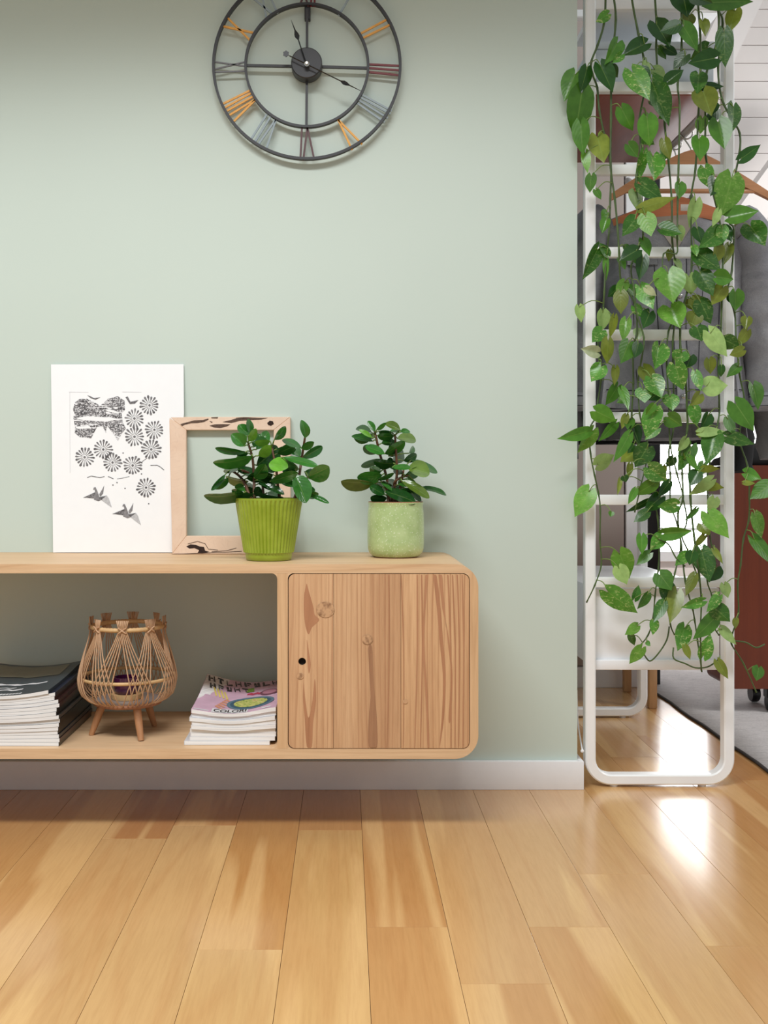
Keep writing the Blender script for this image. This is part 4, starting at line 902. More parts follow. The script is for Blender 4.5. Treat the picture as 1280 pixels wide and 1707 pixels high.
def add_leaf(y0, ax, ay, bx, by, w_, cl):
    a = zc(y0, ax, ay); b_ = zc(y0, bx, by); base0 = P(a[0], a[1], -0.05)
    best = min(allv, key=lambda p: (p.x - base0.x) ** 2 + (p.z - base0.z - 0.012) ** 2)
    Y = max(-0.13, min(-0.030, best.y - 0.022 + rn.uniform(-0.028, 0.02)))
    base = P(a[0], a[1], Y); tip = P(b_[0], b_[1], Y); wd = 1.0 * w_ / 3.556 / F * (D + Y)
    c0, al = PC[cl]; k = rn.uniform(0.88, 1.12)
    colr = rgb(*[min(255, q * k) for q in c0], al)
    dist = (best - base).length; pet = None
    if dist < 0.11:
        mid = best.lerp(base, 0.5) + Vector((0, -0.006, 0.10 * dist + 0.004)); pet = spline([best, mid, base], 4)
    L = (tip - base).length
    tilt = rn.uniform(-0.6, 0.25) * L if cl != 'l' else rn.uniform(-0.2, 0.2) * L
    tilt = max(tilt, -0.05); 
    if Y + tilt > -0.018: tilt = -0.018 - Y
    leaf(pot, base, tip, wd, 'heart', colr, M_POTHOS, tilt, rn.uniform(-0.5, 0.5), rn.uniform(-0.1, 0.5), rn.uniform(-0.02, 0.16), pet)
for y0, txt in LEAVES.items():
    for e in txt.split(';'):
        p = e.split(','); add_leaf(y0, *[float(q) for q in p[:5]], p[5])
# smaller leaves further in, close to the rungs
inner = [p for sp in VW[:10] for p in sp if 0.60 < p.x < 0.84 and 0.72 < p.z < 1.70]
for i in range(46):
    p = rn.choice(inner); a = rn.uniform(-1.1, 1.1); L = rn.uniform(0.022, 0.042)
    base = p + Vector((0.022 * math.sin(a) + rn.uniform(-0.012, 0.012), 0, rn.uniform(-0.012, 0.006))); base.y = min(-0.022, p.y + rn.uniform(-0.008, 0.022))
    tip = base + Vector((L * math.sin(a), 0, -L * math.cos(a))); c0, al = PC[rn.choice('ddggmmvybl')]; k = rn.uniform(0.85, 1.1)
    tl = max(-0.02, min(-0.017 - base.y, rn.uniform(-0.02, 0.012)))
    leaf(pot, base, tip, L * rn.uniform(0.75, 0.98), 'heart', rgb(*[min(255, q * k) for q in c0], al), M_POTHOS, tl, rn.uniform(-0.8, 0.8), rn.uniform(-0.1, 0.35), rn.uniform(0, 0.1), spline([p, p.lerp(base, 0.5) + Vector((0, -0.003, 0.006)), base], 3))

# ------------------------------------------------------------------ the two peperomias
M_SOIL = plain('dark_soil', rgb(52, 38, 30), 0.95, 0.3, 200, 0.8)
def peperomia(name, label, c, potbuild, crop, leaves, stems, Yc, yr, zsoil, cols):
    t = thing(name, label, 'plant', c); potbuild(t); ox, oy, sc_ = crop; rn = random.Random(21)
    bp = []
    for st_ in stems:
        pts = []
        for j, (x, y) in enumerate(st_): pts.append(P(ox + x / sc_, oy + y / sc_, Yc + rn.uniform(-0.012, 0.012)))
        if pts[0].z > zsoil - 0.004 and len(st_) > 2: pts.insert(0, Vector((pts[0].x * 0.8 + c[0] * 0.2, Yc, zsoil - 0.006)))
        sp = spline(pts, 5); bp += sp
        MB().tube(sp, [0.0036 - 0.0014 * k / len(sp) for k in range(len(sp))], 8).build('stem', M_BSTEM, t, True)
    for e in leaves.split(';'):
        p = e.split(','); ax, ay, bx, by, w_ = [float(q) for q in p[:5]]; cl = p[5]
        side = p[6] if len(p) > 6 else 'f'
        Y = Yc + (rn.uniform(-yr, -0.25 * yr) if side == 'f' else rn.uniform(0.3 * yr, yr))
        base = P(ox + ax / sc_, oy + ay / sc_, Y * 0.5 + Yc * 0.5); tip = P(ox + bx / sc_, oy + by / sc_, Y)
        wd = 1.14 * w_ / sc_ / F * (D + Y); k = rn.uniform(0.9, 1.1); c0 = cols[cl]
        best = min(bp, key=lambda q: (q.x - base.x) ** 2 + (q.z - base.z) ** 2 + 0.3 * (q.y - base.y) ** 2)
        pet = [best, best.lerp(base, 0.5) + Vector((0, 0, 0.002)), base] if (best - base).length < 0.06 and (best - base).length > 0.001 else None
        leaf(t, base, tip, wd, 'oval', rgb(*[min(255, q * k) for q in c0]), M_PEP, 0, rn.uniform(0.5, 1.25) * (1 if by > ay - 40 else -1), rn.uniform(0.1, 0.6), rn.uniform(0.0, 0.25), pet, 0.0014)
    core = [q for q in bp if q.z > zsoil + 0.004]
    for i in range(20):
        q = rn.choice(core); a = rn.uniform(-0.5, 0.9); sg = rn.choice((-1, 1)); L = rn.uniform(0.026, 0.042)
        base = q + Vector((sg * 0.008, rn.uniform(-0.008, 0.012), 0.004)); tip = base + Vector((sg * L * math.cos(a), rn.uniform(-0.02, 0.03), L * math.sin(a) * 0.7))
        leaf(t, base, tip, L * rn.uniform(0.45, 0.62), 'oval', rgb(*[min(255, c_ * rn.uniform(0.9, 1.1)) for c_ in cols[rn.choice('ddgmg')]]), M_PEP, 0, rn.uniform(0.6, 1.3) * rn.choice((-1, 1)), rn.uniform(0.1, 0.5), rn.uniform(0.0, 0.25), [q, base], 0.0014)
    return t
PCOL = {'d': (36, 82, 34), 'm': (60, 124, 48), 'g': (48, 104, 42), 'b': (112, 172, 62), 'y': (96, 122, 46)}
GP = Vector(((448 - VX) / F * (D - 0.226), -0.226, ZTOP + 0.0004))
m = N('ribbed_green_glaze'); v = m.coord(); m.base(m.ramp(m.noise(v, 26, 2), [(0.3, rgb(134, 154, 30)), (0.7, rgb(154, 174, 52))])); m.p.inputs['Coat Weight'].default_value = 0.35; m.p.inputs['Coat Roughness'].default_value = 0.15; M_GREEN = m.set(0.34)
def pot_green(t):
    NR = 46
    def mod(r, z, a):
        k = 1.0 if 0.016 < z < 0.121 else 0.0
        if 0.010 < z < 0.016: k = 0
        return r + k * 0.0024 * (abs(math.cos(a * NR / 2)) ** 0.7 - 0.5)
    prof = [(0.001, 0.0), (0.044, 0.0), (0.0465, 0.0015), (0.0475, 0.009), (0.0482, 0.0145), (0.0505, 0.0165)] + [(0.0505 + 0.0170 * (i / 10), 0.017 + 0.103 * i / 10) for i in range(11)] + [(0.0682, 0.1215), (0.0688, 0.1245), (0.0684, 0.1262), (0.0668, 0.1258), (0.0655, 0.118), (0.001, 0.117)]
    q = MB(); q.lathe(tuple(GP), prof, NR * 6, mod=mod); q.build('pot', M_GREEN, t, smooth=0.9)
    q = MB(); q.lathe((GP.x, GP.y, GP.z + 0.1172), [(0.001, 0.006), (0.03, 0.005), (0.055, 0.002), (0.0645, 0.0), (0.0645, -0.002)], 32, mod=lambda r, z, a: r * (1 + 0.01 * math.sin(5 * a))); q.build('soil', M_SOIL, t, True)
LE = """400,372,112,346,60,g;390,312,280,195,115,m;430,205,335,105,88,m;440,190,458,58,56,m;402,262,362,160,46,b;430,262,515,178,62,b;480,322,540,185,105,g,b;508,345,645,162,92,m,b;640,260,500,300,60,b;530,405,648,312,86,b;682,250,802,145,62,m;510,500,735,330,165,d,b;470,408,122,540,95,m;405,440,325,388,56,g,b;492,622,596,490,112,m;340,560,375,430,62,d,b;205,588,78,742,46,g;430,652,205,648,80,y,b;232,622,108,742,60,m;382,765,28,866,105,g;482,772,142,842,75,m;500,800,545,722,70,d;520,642,692,692,92,d;560,700,772,742,60,d;640,655,902,590,92,m;815,520,645,465,128,b;770,420,1105,498,66,m;860,470,840,565,110,g,b;945,332,770,232,66,g;945,332,1062,280,66,g;950,430,1158,320,78,g,b;930,420,860,320,80,g,b;980,232,976,78,80,m;1010,612,1215,515,145,m;975,560,1080,600,90,d,b;880,600,1005,832,160,m;1010,780,1208,852,42,g;960,722,1078,742,52,d;780,822,488,802,48,g;600,560,700,480,90,d,b"""
SE = [[(490, 800), (485, 620), (470, 430), (430, 290)], [(440, 790), (400, 680), (340, 600), (260, 545)], [(730, 790), (715, 690), (700, 540), (660, 330)], [(890, 790), (920, 620), (950, 420), (980, 220)], [(950, 720), (980, 660), (1010, 610)], [(575, 800), (570, 700)], [(430, 575), (370, 545)]]
peperomia('potted_peperomia', 'leafy peperomia in the ribbed lime-green pot in front of the empty frame', tuple(GP), pot_green, (340, 690, 5.818), LE, SE, GP.y, 0.055, GP.z + 0.12, PCOL)
CP = Vector(((659.5 - VX) / F * (D - 0.142), -0.142, ZTOP + 0.0004))
m = N('pale_green_crackle_glaze'); v = m.coord(); vo = m.add('ShaderNodeTexVoronoi'); vo.inputs['Scale'].default_value = 190; m.link(v, vo.inputs['Vector'])
c = m.ramp(m.noise(v, 30, 3), [(0.3, rgb(162, 184, 120)), (0.7, rgb(186, 204, 146))])
c = m.mix(m.math('MULTIPLY', m.ramp(vo.outputs['Distance'], [(0.12, (1, 1, 1, 1)), (0.28, (0, 0, 0, 1))]), 0.7), c, rgb(226, 232, 204)); m.base(c)
m.bump(m.math('SUBTRACT', 1.0, vo.outputs['Distance']), 0.18, 0.0015); m.p.inputs['Coat Weight'].default_value = 0.5; m.p.inputs['Coat Roughness'].default_value = 0.12; M_CRACK = m.set(0.3)
M_CLAY = plain('bare_clay', rgb(140, 92, 62), 0.8)
def pot_pale(t):
    prof = [(0.001, 0.0), (0.045, 0.0), (0.050, 0.0025), (0.0560, 0.009), (0.0592, 0.018), (0.0602, 0.035), (0.0600, 0.07), (0.0594, 0.092), (0.0580, 0.103), (0.0576, 0.108), (0.0584, 0.1125), (0.0588, 0.1152), (0.0575, 0.1165), (0.0550, 0.1155), (0.0538, 0.108), (0.001, 0.107)]
    q = MB(); q.lathe(tuple(CP), prof, 64); q.build('pot', M_CRACK, t, smooth=0.9)
    q = MB(); q.lathe((CP.x, CP.y, CP.z + 0.1073), [(0.001, 0.008), (0.03, 0.009), (0.047, 0.008), (0.0532, 0.0068), (0.0532, 0.0)], 32, mod=lambda r, z, a: r); o = q.build('soil', M_SOIL, t, True)
    q = MB(); q.lathe((CP.x, CP.y, CP.z - 0.0002), [(0.0455, 0.0), (0.0485, 0.0018), (0.0475, 0.0022)], 48, close=False); q.build('foot_ring', M_CLAY, t, True)
    q = MB(); q.lathe((CP.x, CP.y, CP.z + 0.1150), [(0.0586, 0.0), (0.0580, 0.0018), (0.0560, 0.0022), (0.0542, 0.0006)], 48, close=False); o = q.build('rim', M_CLAY, t, True); o['label'] = 'brown unglazed rim'
LF = """415,185,348,75,62,m;432,170,522,120,42,m;385,255,258,165,46,b;392,292,172,232,62,g;420,250,350,215,60,g,b;622,232,450,258,70,g;572,192,705,180,50,m;682,172,530,95,78,y;692,192,780,182,52,m;655,262,858,250,108,y,b;520,425,322,338,84,m;520,425,738,302,100,m;560,450,650,330,130,g,b;600,520,735,372,130,d,b;778,420,842,350,58,m,b;720,500,880,450,80,d,b;800,492,1092,612,78,g,b;602,572,788,560,58,m;768,582,1000,622,160,y;480,482,268,572,66,g,b;482,612,358,590,104,m;492,652,232,692,128,m;402,742,52,722,118,y;440,702,622,640,46,g;520,862,362,772,92,d;522,832,845,892,120,d;480,732,602,802,36,m;698,712,1000,858,92,y;890,792,1192,816,54,g,b;740,792,922,902,62,d;540,560,600,470,80,d,b;640,600,560,520,80,d,b;560,700,660,780,70,d,b"""
SF = [[(590, 940), (560, 800), (530, 640), (460, 400), (430, 260), (410, 180)], [(600, 930), (620, 800), (650, 640), (640, 400), (630, 230)], [(650, 930), (690, 760), (720, 600)], [(620, 800), (640, 710), (770, 650)], [(560, 930), (545, 820), (500, 730)]]
peperomia('potted_peperomia', 'bushy peperomia in the pale green crackle-glazed pot near the sideboard corner', tuple(CP), pot_pale, (560, 690, 6.4), LF, SF, CP.y, 0.055, CP.z + 0.116, PCOL)

# ------------------------------------------------------------------ magazines
SZ = iz0 + 0.0003
M_PAGES = N('magazine_pages'); m = M_PAGES; v = m.coord((1, 1, 1)); mp_ = m.coord((3, 3, 900))
m.base(m.ramp(m.noise(mp_, 1.0, 2), [(0.3, rgb(206, 206, 205)), (0.6, rgb(242, 242, 241))])); M_PAGES = m.set(0.6)
COVERS = {}
def cover_mat(c):
    if c not in COVERS: COVERS[c] = plain('cover_%d_%d_%d' % c, rgb(*c), 0.28, 0.12, 25)
    return COVERS[c]
def surf_grid(x0, x1, y0, y1, zf, nx=10, ny=6):
    return [[Vector((x0 + (x1 - x0) * i / nx, y0 + (y1 - y0) * j / ny, 0)) for i in range(nx + 1)] for j in range(ny + 1)], zf
def slab(x0, x1, y0, y1, za, zb, shear=0.0, nx=10, ny=6):
    v = []; 
    for top in (0, 1):
        for j in range(ny + 1):
            for i in range(nx + 1):
                x = x0 + (x1 - x0) * i / nx; y = y0 + (y1 - y0) * j / ny
                u, w_ = i / nx, j / ny; v.append((x, y, (zb if top else za)(u, w_)))
    N_ = (nx + 1) * (ny + 1); f = []
    for j in range(ny):
        for i in range(nx):
            k = j * (nx + 1) + i; f.append((k, k + nx + 1, k + nx + 2, k + 1)); f.append((N_ + k, N_ + k + 1, N_ + k + nx + 2, N_ + k + nx + 1))
    for i in range(nx): f.append((i, i + 1, N_ + i + 1, N_ + i)); k = ny * (nx + 1) + i; f.append((k + 1, k, N_ + k, N_ + k + 1))
    for j in range(ny): k = j * (nx + 1); f.append((k + nx + 1, k, N_ + k, N_ + k + nx + 1)); k += nx; f.append((k, k + nx + 1, N_ + k + nx + 1, N_ + k))
    b = MB(); b.add(v, f); return b
def magazine(label, group, x0, x1, y0, y1, za, zb, ccol, spine_right=True):
    t = thing('magazine', label, 'magazine', ((x0 + x1) / 2, (y0 + y1) / 2, za(0.5, 0.5)), group)
    e = 0.00022
    slab(x0 + 0.0008, x1 - 0.0006, y0 + 0.0003, y1 - 0.001, lambda u, w_: za(u, w_) + e, lambda u, w_: zb(u, w_) - e).build('pages', M_PAGES, t, smooth=0.8)
    mt = cover_mat(ccol)
    q = slab(x0, x1, y0 + 0.0009, y1, lambda u, w_: zb(u, w_) - e, lambda u, w_: zb(u, w_) - 0.00002)
    q2 = slab(x0, x1, y0 + 0.0009, y1, lambda u, w_: za(u, w_) + 0.00002, lambda u, w_: za(u, w_) + e); q.add(q2.v, q2.f)
    if spine_right: q3 = slab(x1 - 0.0006, x1, y0, y1, lambda u, w_: za(1, w_) + e * 0.5, lambda u, w_: zb(1, w_) - e * 0.5, nx=1)
    else: q3 = slab(x0, x0 + 0.0006, y0, y1, lambda u, w_: za(0, w_) + e * 0.5, lambda u, w_: zb(0, w_) - e * 0.5, nx=1)
    q.add(q3.v, q3.f); q.build('cover', mt, t, smooth=0.8); return t
ORD = ['topmost', 'second from the top', 'third from the top', 'fourth from the top', 'fifth from the top', 'sixth from the top', 'seventh from the top', 'eighth from the top', 'ninth from the top', 'tenth from the top', 'eleventh from the top', 'twelfth from the top', 'thirteenth from the top', 'second from the bottom', 'bottom']
rn = random.Random(5)
NL = 15; HL = 0.098; zs_ = [i * HL / NL for i in range(NL + 1)]
dark = [(24, 26, 30), (40, 44, 52), (18, 18, 20), (60, 34, 34), (34, 40, 58), (58, 58, 62), (22, 24, 26), (78, 74, 72)]
def lz(h, k, du=0.0, dw=0.0):
    g = k / NL
    f_ = lambda u, w_: SZ + h + g * (0.030 * max(0, u - 0.45) ** 1.8 * 1.6 + 0.012 * max(0, w_) ** 2 + 0.010 * (1 - max(0, min(1, u / 0.5))) ** 2)
    return lambda u, w_: f_(u + du, w_ + dw)
mags_top = None
for i in range(NL):
    o_ = rn.uniform(-0.004, 0.004); top = i - (NL - 4)
    if top > 0: o_ -= 0.005 * top
    x1 = -0.562 + o_; yo = rn.uniform(-0.002, 0.003)
    cc_ = (52, 62, 70) if i == NL - 1 else rn.choice(dark)
    t = magazine('dark-spined magazine, %s, in the tall stack beside the candle holder' % ORD[NL - 1 - i], 'magazines in the left stack', x1 - 0.225, x1, -0.316 + yo, -0.045 + yo, lz(zs_[i], i, o_ / 0.225, yo / 0.271), lz(zs_[i + 1] - 0.00005, i + 1, o_ / 0.225, yo / 0.271), cc_)
    if i == NL - 1:
        mags_top = t; t['label'] = 'topmost magazine of the left stack, slate-blue cover with white lettering'
        LX0, LX1, LY0, LY1 = x1 - 0.225, x1, -0.316 + yo, -0.045 + yo; LZ = lz(zs_[NL] - 0.00005, NL, o_ / 0.225, yo / 0.271)
def on_cover(polys, name, mat, par, x0, x1, y0, y1, zf, off=0.0006):
    bm = bmesh.new()
    for pl in polys:
        vs_ = [bm.verts.new((u, w_, 0)) for u, w_ in pl]
        for t in tessellate_polygon([[Vector((a, b_, 0)) for a, b_ in pl]]):
            try: bm.faces.new([vs_[i] for i in t])
            except ValueError: pass
    for it in range(3):
        lg = [e for e in bm.edges if e.calc_length() > 0.09]
        if lg: bmesh.ops.subdivide_edges(bm, edges=lg, cuts=1)
        bmesh.ops.triangulate(bm, faces=bm.faces[:])
    bm.normal_update()
    for f_ in bm.faces:
        if f_.normal.z < 0: f_.normal_flip()
    bm.verts.index_update()
    vv = [(x0 + (x1 - x0) * v.co.x, y0 + (y1 - y0) * v.co.y, zf(v.co.x, v.co.y) + off) for v in bm.verts]
    ff = [[v.index for v in f_.verts] for f_ in bm.faces]; bm.free()
    return mesh(name, vv, ff, mat, par)
def pmat(n, c): return plain(n, rgb(*c), 0.35, 0.08, 60)
MW = pmat('white_print', (226, 228, 230)); MK = pmat('black_print', (36, 28, 32))
def band(u0, u1, v0, v1, n=10, wob=0.0): return [(u0 + (u1 - u0) * i / n, v0 + wob * math.sin(i * 1.7)) for i in range(n + 1)] + [(u1 - (u1 - u0) * i / n, v1 + wob * math.sin(i * 2.1 + 1)) for i in range(n + 1)]
LA = (LX0, LX1, LY0, LY1, LZ)
on_cover([band(0.30, 0.86, 0.36, 0.40, 12, 0.012), band(0.35, 0.70, 0.18, 0.22, 8, 0.02), band(0.38, 0.62, 0.26, 0.28, 8, 0.01)], 'cover_lettering', MW, mags_top, *LA)
on_cover([band(0.15, 0.9, 0.62, 0.95, 10, 0.01)], 'cover_picture', pmat('olive_print', (132, 134, 116)), mags_top, *LA)
on_cover([[(0.30 + 0.028 * i, 0.03), (0.322 + 0.028 * i, 0.03), (0.326 + 0.028 * i, 0.075), (0.304 + 0.028 * i, 0.075)] for i in range(16)], 'cover_lettering', MW, mags_top, *LA)
# right stack
NR_ = 9; HR = 0.071; RXA, RXB = -0.3045, dx0 - 0.004
rn = random.Random(9)
def rz(h, k, du=0.0, dw=0.0):
    g = k / NR_
    f_ = lambda u, w_: SZ + h + g * (-0.011 * max(0, math.sin(math.pi * max(0, min(0.98, u)) * 1.02)) ** 1.2 + 0.018 * max(0, w_) ** 1.6 * (1 - u) + 0.006 * max(0, w_) ** 2 + 0.004 * u)
    return lambda u, w_: f_(u + du, w_ + dw)
pale = [(226, 224, 224), (216, 214, 216), (232, 226, 224), (220, 212, 210), (205, 205, 208)]
for i in range(NR_):
    o_ = rn.uniform(-0.003, 0.003) - (0.012 if i == 0 else 0); yo = rn.uniform(-0.003, 0.003)
    cc_ = (214, 178, 200) if i == NR_ - 1 else rn.choice(pale)
    lab = ['topmost magazine of the right stack, pink cover with a green salad plate'] + ['pale magazine, %s, in the stack against the sideboard divider' % ORD[k] for k in range(1, 7)] + ['pale magazine, second from the bottom, in the stack against the sideboard divider', 'bottom magazine of the right stack, sticking out furthest to the left']
    t = magazine(lab[NR_ - 1 - i], 'magazines in the right stack', RXA + o_, RXB + min(0, o_), -0.306 + yo, -0.055 + yo, rz(i * HR / NR_, i, o_ / 0.176, yo / 0.251), rz((i + 1) * HR / NR_ - 0.00005, i + 1, o_ / 0.176, yo / 0.251), cc_, False)
    if i == NR_ - 1: RA = (RXA + o_, RXB + min(0, o_), -0.306 + yo, -0.055 + yo, rz(HR - 0.00005, NR_, o_ / 0.176, yo / 0.251)); RT = t
def ell(u, w_, a, b_, n=28): return [(u + a * math.cos(2 * math.pi * i / n), w_ + b_ * math.sin(2 * math.pi * i / n)) for i in range(n)]
def glyphs(rows, u0, du, w0, hgt, name, mat, off=0.0007, gap=0.78):
    polys = []
    for i, st_ in enumerate(rows):
        for (a, c_, b_, d_) in st_:
            X_ = lambda q, r_: (u0 + du * i + du * gap * q - 0.03 * (r_ - 0.5) + 0.006 * math.sin(9 * q + i), w0 + hgt * (r_ + 0.10 * math.sin(3 * q + i * 2)))
            polys.append([X_(a, c_), X_(b_, c_ - 0.06), X_(b_ - 0.04, d_), X_(a + 0.05, d_ - 0.05)])
    return on_cover(polys, name, mat, RT, *RA, off)
on_cover([ell(0.66, 0.30, 0.29, 0.20)], 'printed_plate', pmat('plate_blue', (92, 124, 142)), RT, *RA, 0.0008)
on_cover([ell(0.66, 0.30, 0.25, 0.165)], 'printed_plate', pmat('plate_teal', (58, 92, 112)), RT, *RA, 0.0009)
m = N('printed_salad'); v = m.coord(); m.base(m.ramp(m.noise(v, 130, 3, 0.6, 1.0), [(0.32, rgb(92, 122, 44)), (0.5, rgb(184, 196, 104)), (0.62, rgb(222, 210, 140)), (0.72, rgb(170, 96, 60))])); M_SALAD = m.set(0.4)
on_cover([ell(0.66, 0.31, 0.205, 0.135)], 'printed_salad', M_SALAD, RT, *RA, 0.0011)
on_cover([ell(0.86, 0.60, 0.12, 0.10)], 'printed_bowl', pmat('bowl_plum', (120, 70, 88)), RT, *RA, 0.0008)
on_cover([ell(0.86, 0.61, 0.09, 0.07)], 'printed_bowl', pmat('bowl_pink', (190, 130, 150)), RT, *RA, 0.0010)
on_cover([band(0.58, 0.78, 0.58, 0.64, 8, 0.012)], 'printed_fruit', pmat('berry_red', (190, 60, 90)), RT, *RA, 0.0007)
on_cover([[(0.56, 0.66), (0.66, 0.68), (0.64, 0.80), (0.57, 0.78)]], 'printed_herb', pmat('herb_green', (120, 160, 50)), RT, *RA, 0.0012)
on_cover([[(0.13 + 0.05 * i, 0.72 - 0.03 * i), (0.15 + 0.05 * i, 0.73 - 0.03 * i), (0.22 + 0.05 * i, 0.50 - 0.02 * i), (0.20 + 0.05 * i, 0.49 - 0.02 * i)] for i in range(4)], 'printed_stalk', pmat('stalk_yellow', (226, 208, 110)), RT, *RA, 0.0007)
on_cover([[(0.24 + 0.02 * i, 0.20 + 0.05 * i), (0.33 + 0.02 * i, 0.12 + 0.06 * i), (0.35 + 0.02 * i, 0.14 + 0.06 * i), (0.26 + 0.02 * i, 0.24 + 0.05 * i)] for i in range(5)], 'printed_stalk', pmat('stalk_orange', (216, 150, 120)), RT, *RA, 0.0007)
on_cover([band(0.23, 0.66, 0.005, 0.13, 8)], 'title_strip', MW, RT, *RA, 0.0007)
on_cover([band(0.02, 0.2, 0.025, 0.05, 6), band(0.82, 0.93, 0.03, 0.07, 6)], 'title_strip', MW, RT, *RA, 0.0007)
# big dark brush letters of the masthead, two rows
bl = [[(0, 0, .25, 1), (.25, .4, .7, .65), (.7, 0, .95, 1)], [(0, .7, 1, 1), (.35, 0, .65, .7)], [(0, 0, .3, 1), (.3, 0, .9, .25)], [(0, 0, .25, 1), (.6, 0, .9, 1), (.25, .4, .6, .6)], [(0, 0, .3, 1), (.3, .7, 1, 1), (.3, .35, .8, .55)], [(.1, 0, .9, .3), (.1, .4, .5, 1), (.6, .4, .9, 1)]]
glyphs(bl + bl[2:4], 0.03, 0.118, 0.84, 0.13, 'masthead_letter', MK)
glyphs(bl[3:] + bl[:2], 0.08, 0.105, 0.68, 0.12, 'masthead_letter', MK)
def text_on(txt, u0, u1, w0, w1, mat, off):
    cu = bpy.data.curves.new('t', 'FONT'); cu.body = txt; cu.resolution_u = 3; cu.offset = 0.022; to = bpy.data.objects.new('t', cu); COL.objects.link(to)
    dg = bpy.context.evaluated_depsgraph_get(); me = bpy.data.meshes.new_from_object(to.evaluated_get(dg))
    xs = [v.co.x for v in me.vertices]; ys = [v.co.y for v in me.vertices]; xa, xb, ya, yb = min(xs), max(xs), min(ys), max(ys)
    vv = []
    for v in me.vertices:
        u = u0 + (u1 - u0) * (v.co.x - xa) / (xb - xa); w_ = w0 + (w1 - w0) * (v.co.y - ya) / (yb - ya)
        vv.append((RA[0] + (RA[1] - RA[0]) * u, RA[2] + (RA[3] - RA[2]) * w_, RA[4](u, w_) + off))
    ff = [tuple(p.vertices) for p in me.polygons]
    bpy.data.objects.remove(to); bpy.data.meshes.remove(me); bpy.data.curves.remove(cu)
    return mesh('cover_title', vv, ff, mat, RT)
text_on('COLORI', 0.25, 0.64, 0.025, 0.115, MK, 0.0010)

# ------------------------------------------------------------------ rattan candle holder
HC = Vector(((213 - VX) / F * (D - 0.205), -0.205, SZ))
M_CANE = wood('pale_cane', rgb(208, 170, 132), rgb(190, 150, 114), rgb(156, 114, 82), 'Z', 30, 0.55, 0.3); M_CANE2 = plain('brown_cane', rgb(150, 100, 68), 0.6, 0.15, 60)
M_WRAP = plain('wrapped_cane', rgb(206, 170, 120), 0.55, 0.1, 90)
ch = thing('candle_holder', 'woven rattan candle holder on three splayed wooden legs between the magazine stacks', 'candle holder', tuple(HC))
CPROF = [(0.221, 0.0735), (0.200, 0.0765), (0.17, 0.086), (0.14, 0.0945), (0.118, 0.0990), (0.100, 0.0985), (0.085, 0.093), (0.075, 0.085), (0.067, 0.071), (0.064, 0.060)]
def crad(h):
    for i in range(len(CPROF) - 1):
        (h0, r0), (h1, r1) = CPROF[i], CPROF[i + 1]
        if h0 >= h >= h1: return r0 + (r1 - r0) * (h0 - h) / (h0 - h1)
    return CPROF[0][1] if h > 0.221 else CPROF[-1][1]
def torus(r, h, tr, n, name, mat, par=ch, tz=None, wob=0):
    v = []; k2 = 8
    for i in range(n):
        a = 2 * math.pi * i / n; rr = tr * (1 + wob * (i % 2))
        for k in range(k2):
            b_ = 2 * math.pi * k / k2; v.append((HC.x + (r + rr * math.cos(b_)) * math.cos(a), HC.y + (r + rr * math.cos(b_)) * math.sin(a), HC.z + h + (tz or rr) * math.sin(b_)))
    f = [(i * k2 + k, i * k2 + (k + 1) % k2, ((i + 1) % n) * k2 + (k + 1) % k2, ((i + 1) % n) * k2 + k) for i in range(n) for k in range(k2)]
    q = MB(); q.add(v, f); return q.build(name, mat, par, True)
torus(0.0715, 0.221, 0.0042, 120, 'rim', M_WRAP, wob=0.18)
torus(0.0945, 0.118, 0.0022, 48, 'middle_band', M_WRAP, tz=0.0035)
torus(0.066, 0.066, 0.0045, 48, 'bottom_ring', M_CANE2)
protos = []
for s in (-1, 1):
    for jn in range(5):
        pts = []
        for i in range(19):
            t = i / 18; h = 0.221 - (0.221 - 0.064) * t
            if t > 0.75: h = 0.221 - (0.221 - 0.064) * (0.75 + 0.25 * math.sin((t - 0.75) / 0.25 * math.pi / 2))
            ang = s * (math.radians(2.2) * (jn - 1) * 0.8 + (math.radians(30) + (jn - 2) * math.radians(6.0)) * (t ** 0.95))
            r = crad(h) + 0.0016 * s
            if t > 0.85: r -= 0.006 * (t - 0.85) / 0.15
            pts.append(HC + Vector((r * math.sin(ang), -r * math.cos(ang), h)))
        top = pts[0] + Vector((s * (0.0006 + 0.0011 * jn), -0.001, 0.020)); pts = [top, pts[0] + Vector((s * 0.0005 * jn, -0.001, 0.008))] + pts
        protos.append(MB().tube(pts, 0.0012, 6).build('cane_strand', M_CANE, ch, True))
def place(o, a):
    o.rotation_euler = (0, 0, a)
    return o
def rotate_copy(src, a):
    c_ = src.copy(); COL.objects.link(c_); c_.parent = ch; c_.rotation_euler = (0, 0, a); return c_
knots = []
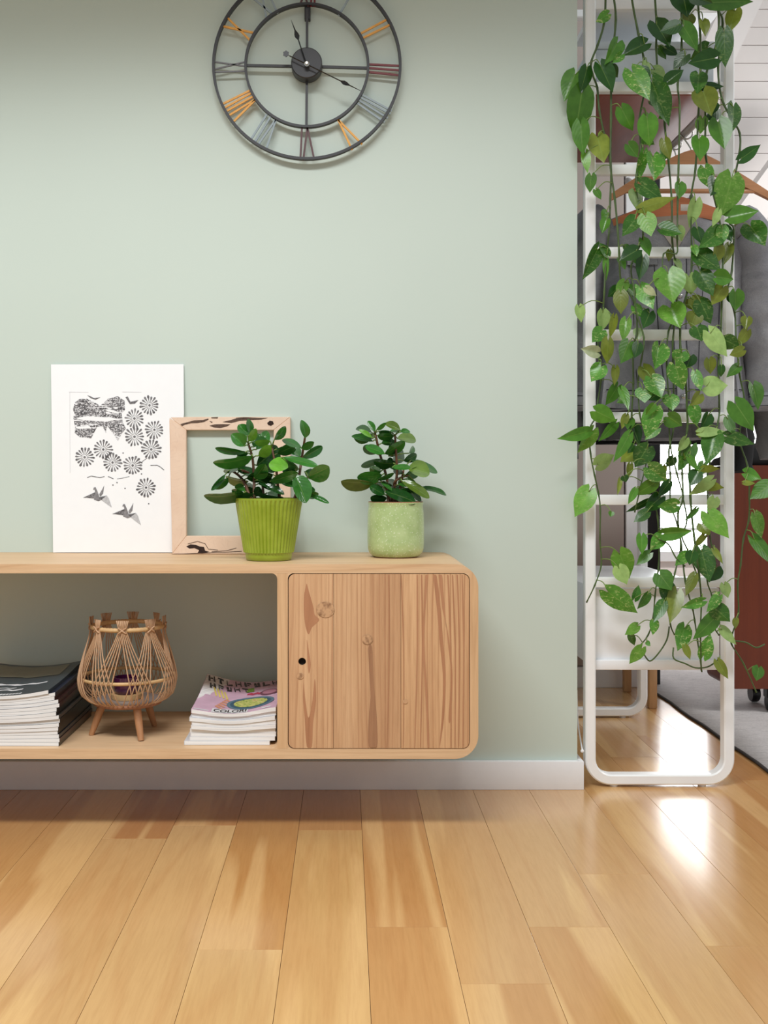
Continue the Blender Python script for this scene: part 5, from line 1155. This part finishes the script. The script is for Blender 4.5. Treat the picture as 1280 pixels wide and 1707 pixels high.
for s in (-1, 1):
    q = MB(); q.tube(spline([HC + Vector((x * s, -0.0715 - 0.0055 - 0.0012 * (k % 2), 0.221 + z_)) for k, (x, z_) in enumerate(((-0.0085, -0.006), (-0.003, -0.002), (0.003, 0.002), (0.0085, 0.006)))], 3), 0.0017, 6); knots.append(q.build('cross_binding', M_CANE, ch, True))
A0 = math.radians(3)
for k in range(8):
    for src in protos + knots:
        if k == 0: src.rotation_euler = (0, 0, A0)
        else: rotate_copy(src, A0 + 2 * math.pi * k / 8)
q = MB(); q.lathe((HC.x, HC.y, HC.z + 0.068), [(0.001, 0.0), (0.0655, 0.0), (0.0655, 0.004), (0.001, 0.004)], 40); o = q.build('base_plate', plain('grey_disc', rgb(150, 140, 138), 0.3), ch, smooth=0.6)
for (x, y) in ((-0.071, -0.018), (0.040, -0.067), (0.044, 0.062)):
    top = Vector((x * 0.68, y * 0.68, 0.066)); bot = Vector((x, y, 0.0))
    q = MB(); q.tube([HC + top, HC + top.lerp(bot, 0.5), HC + bot], [0.0085, 0.0078, 0.0058], 14)
    q.v = [Vector((a.x, a.y, max(a.z, HC.z + 0.0))) for a in q.v]; q.build('leg', M_LEG, ch, smooth=0.8)
cd = thing('candle_glass', 'small purple glass tealight cup inside the rattan holder', 'candle', (HC.x - 0.002, HC.y - 0.004, HC.z + 0.0725))
m = N('purple_glass'); m.base(rgb(72, 22, 62)); m.p.inputs['Coat Weight'].default_value = 0.6; M_PURP = m.set(0.12)
cx, cy_, cz0 = cd.location
q = MB(); q.lathe((cx, cy_, cz0), [(0.001, 0), (0.030, 0), (0.031, 0.004), (0.031, 0.010), (0.0245, 0.0105), (0.001, 0.0105)], 32); q.build('wooden_base', M_WRAP, cd, smooth=0.6)
q = MB(); q.lathe((cx, cy_, cz0 + 0.0106), [(0.001, 0), (0.021, 0), (0.0245, 0.004), (0.0258, 0.020), (0.0258, 0.034), (0.0238, 0.034), (0.0232, 0.014), (0.001, 0.012)], 32); q.build('cup', M_PURP, cd, smooth=0.7)
q = MB(); q.lathe((cx, cy_, cz0 + 0.0228), [(0.001, 0.0), (0.020, 0.0), (0.020, 0.010), (0.001, 0.011)], 24); q.build('wax', plain('plum_wax', rgb(96, 50, 84), 0.4), cd, smooth=0.6)
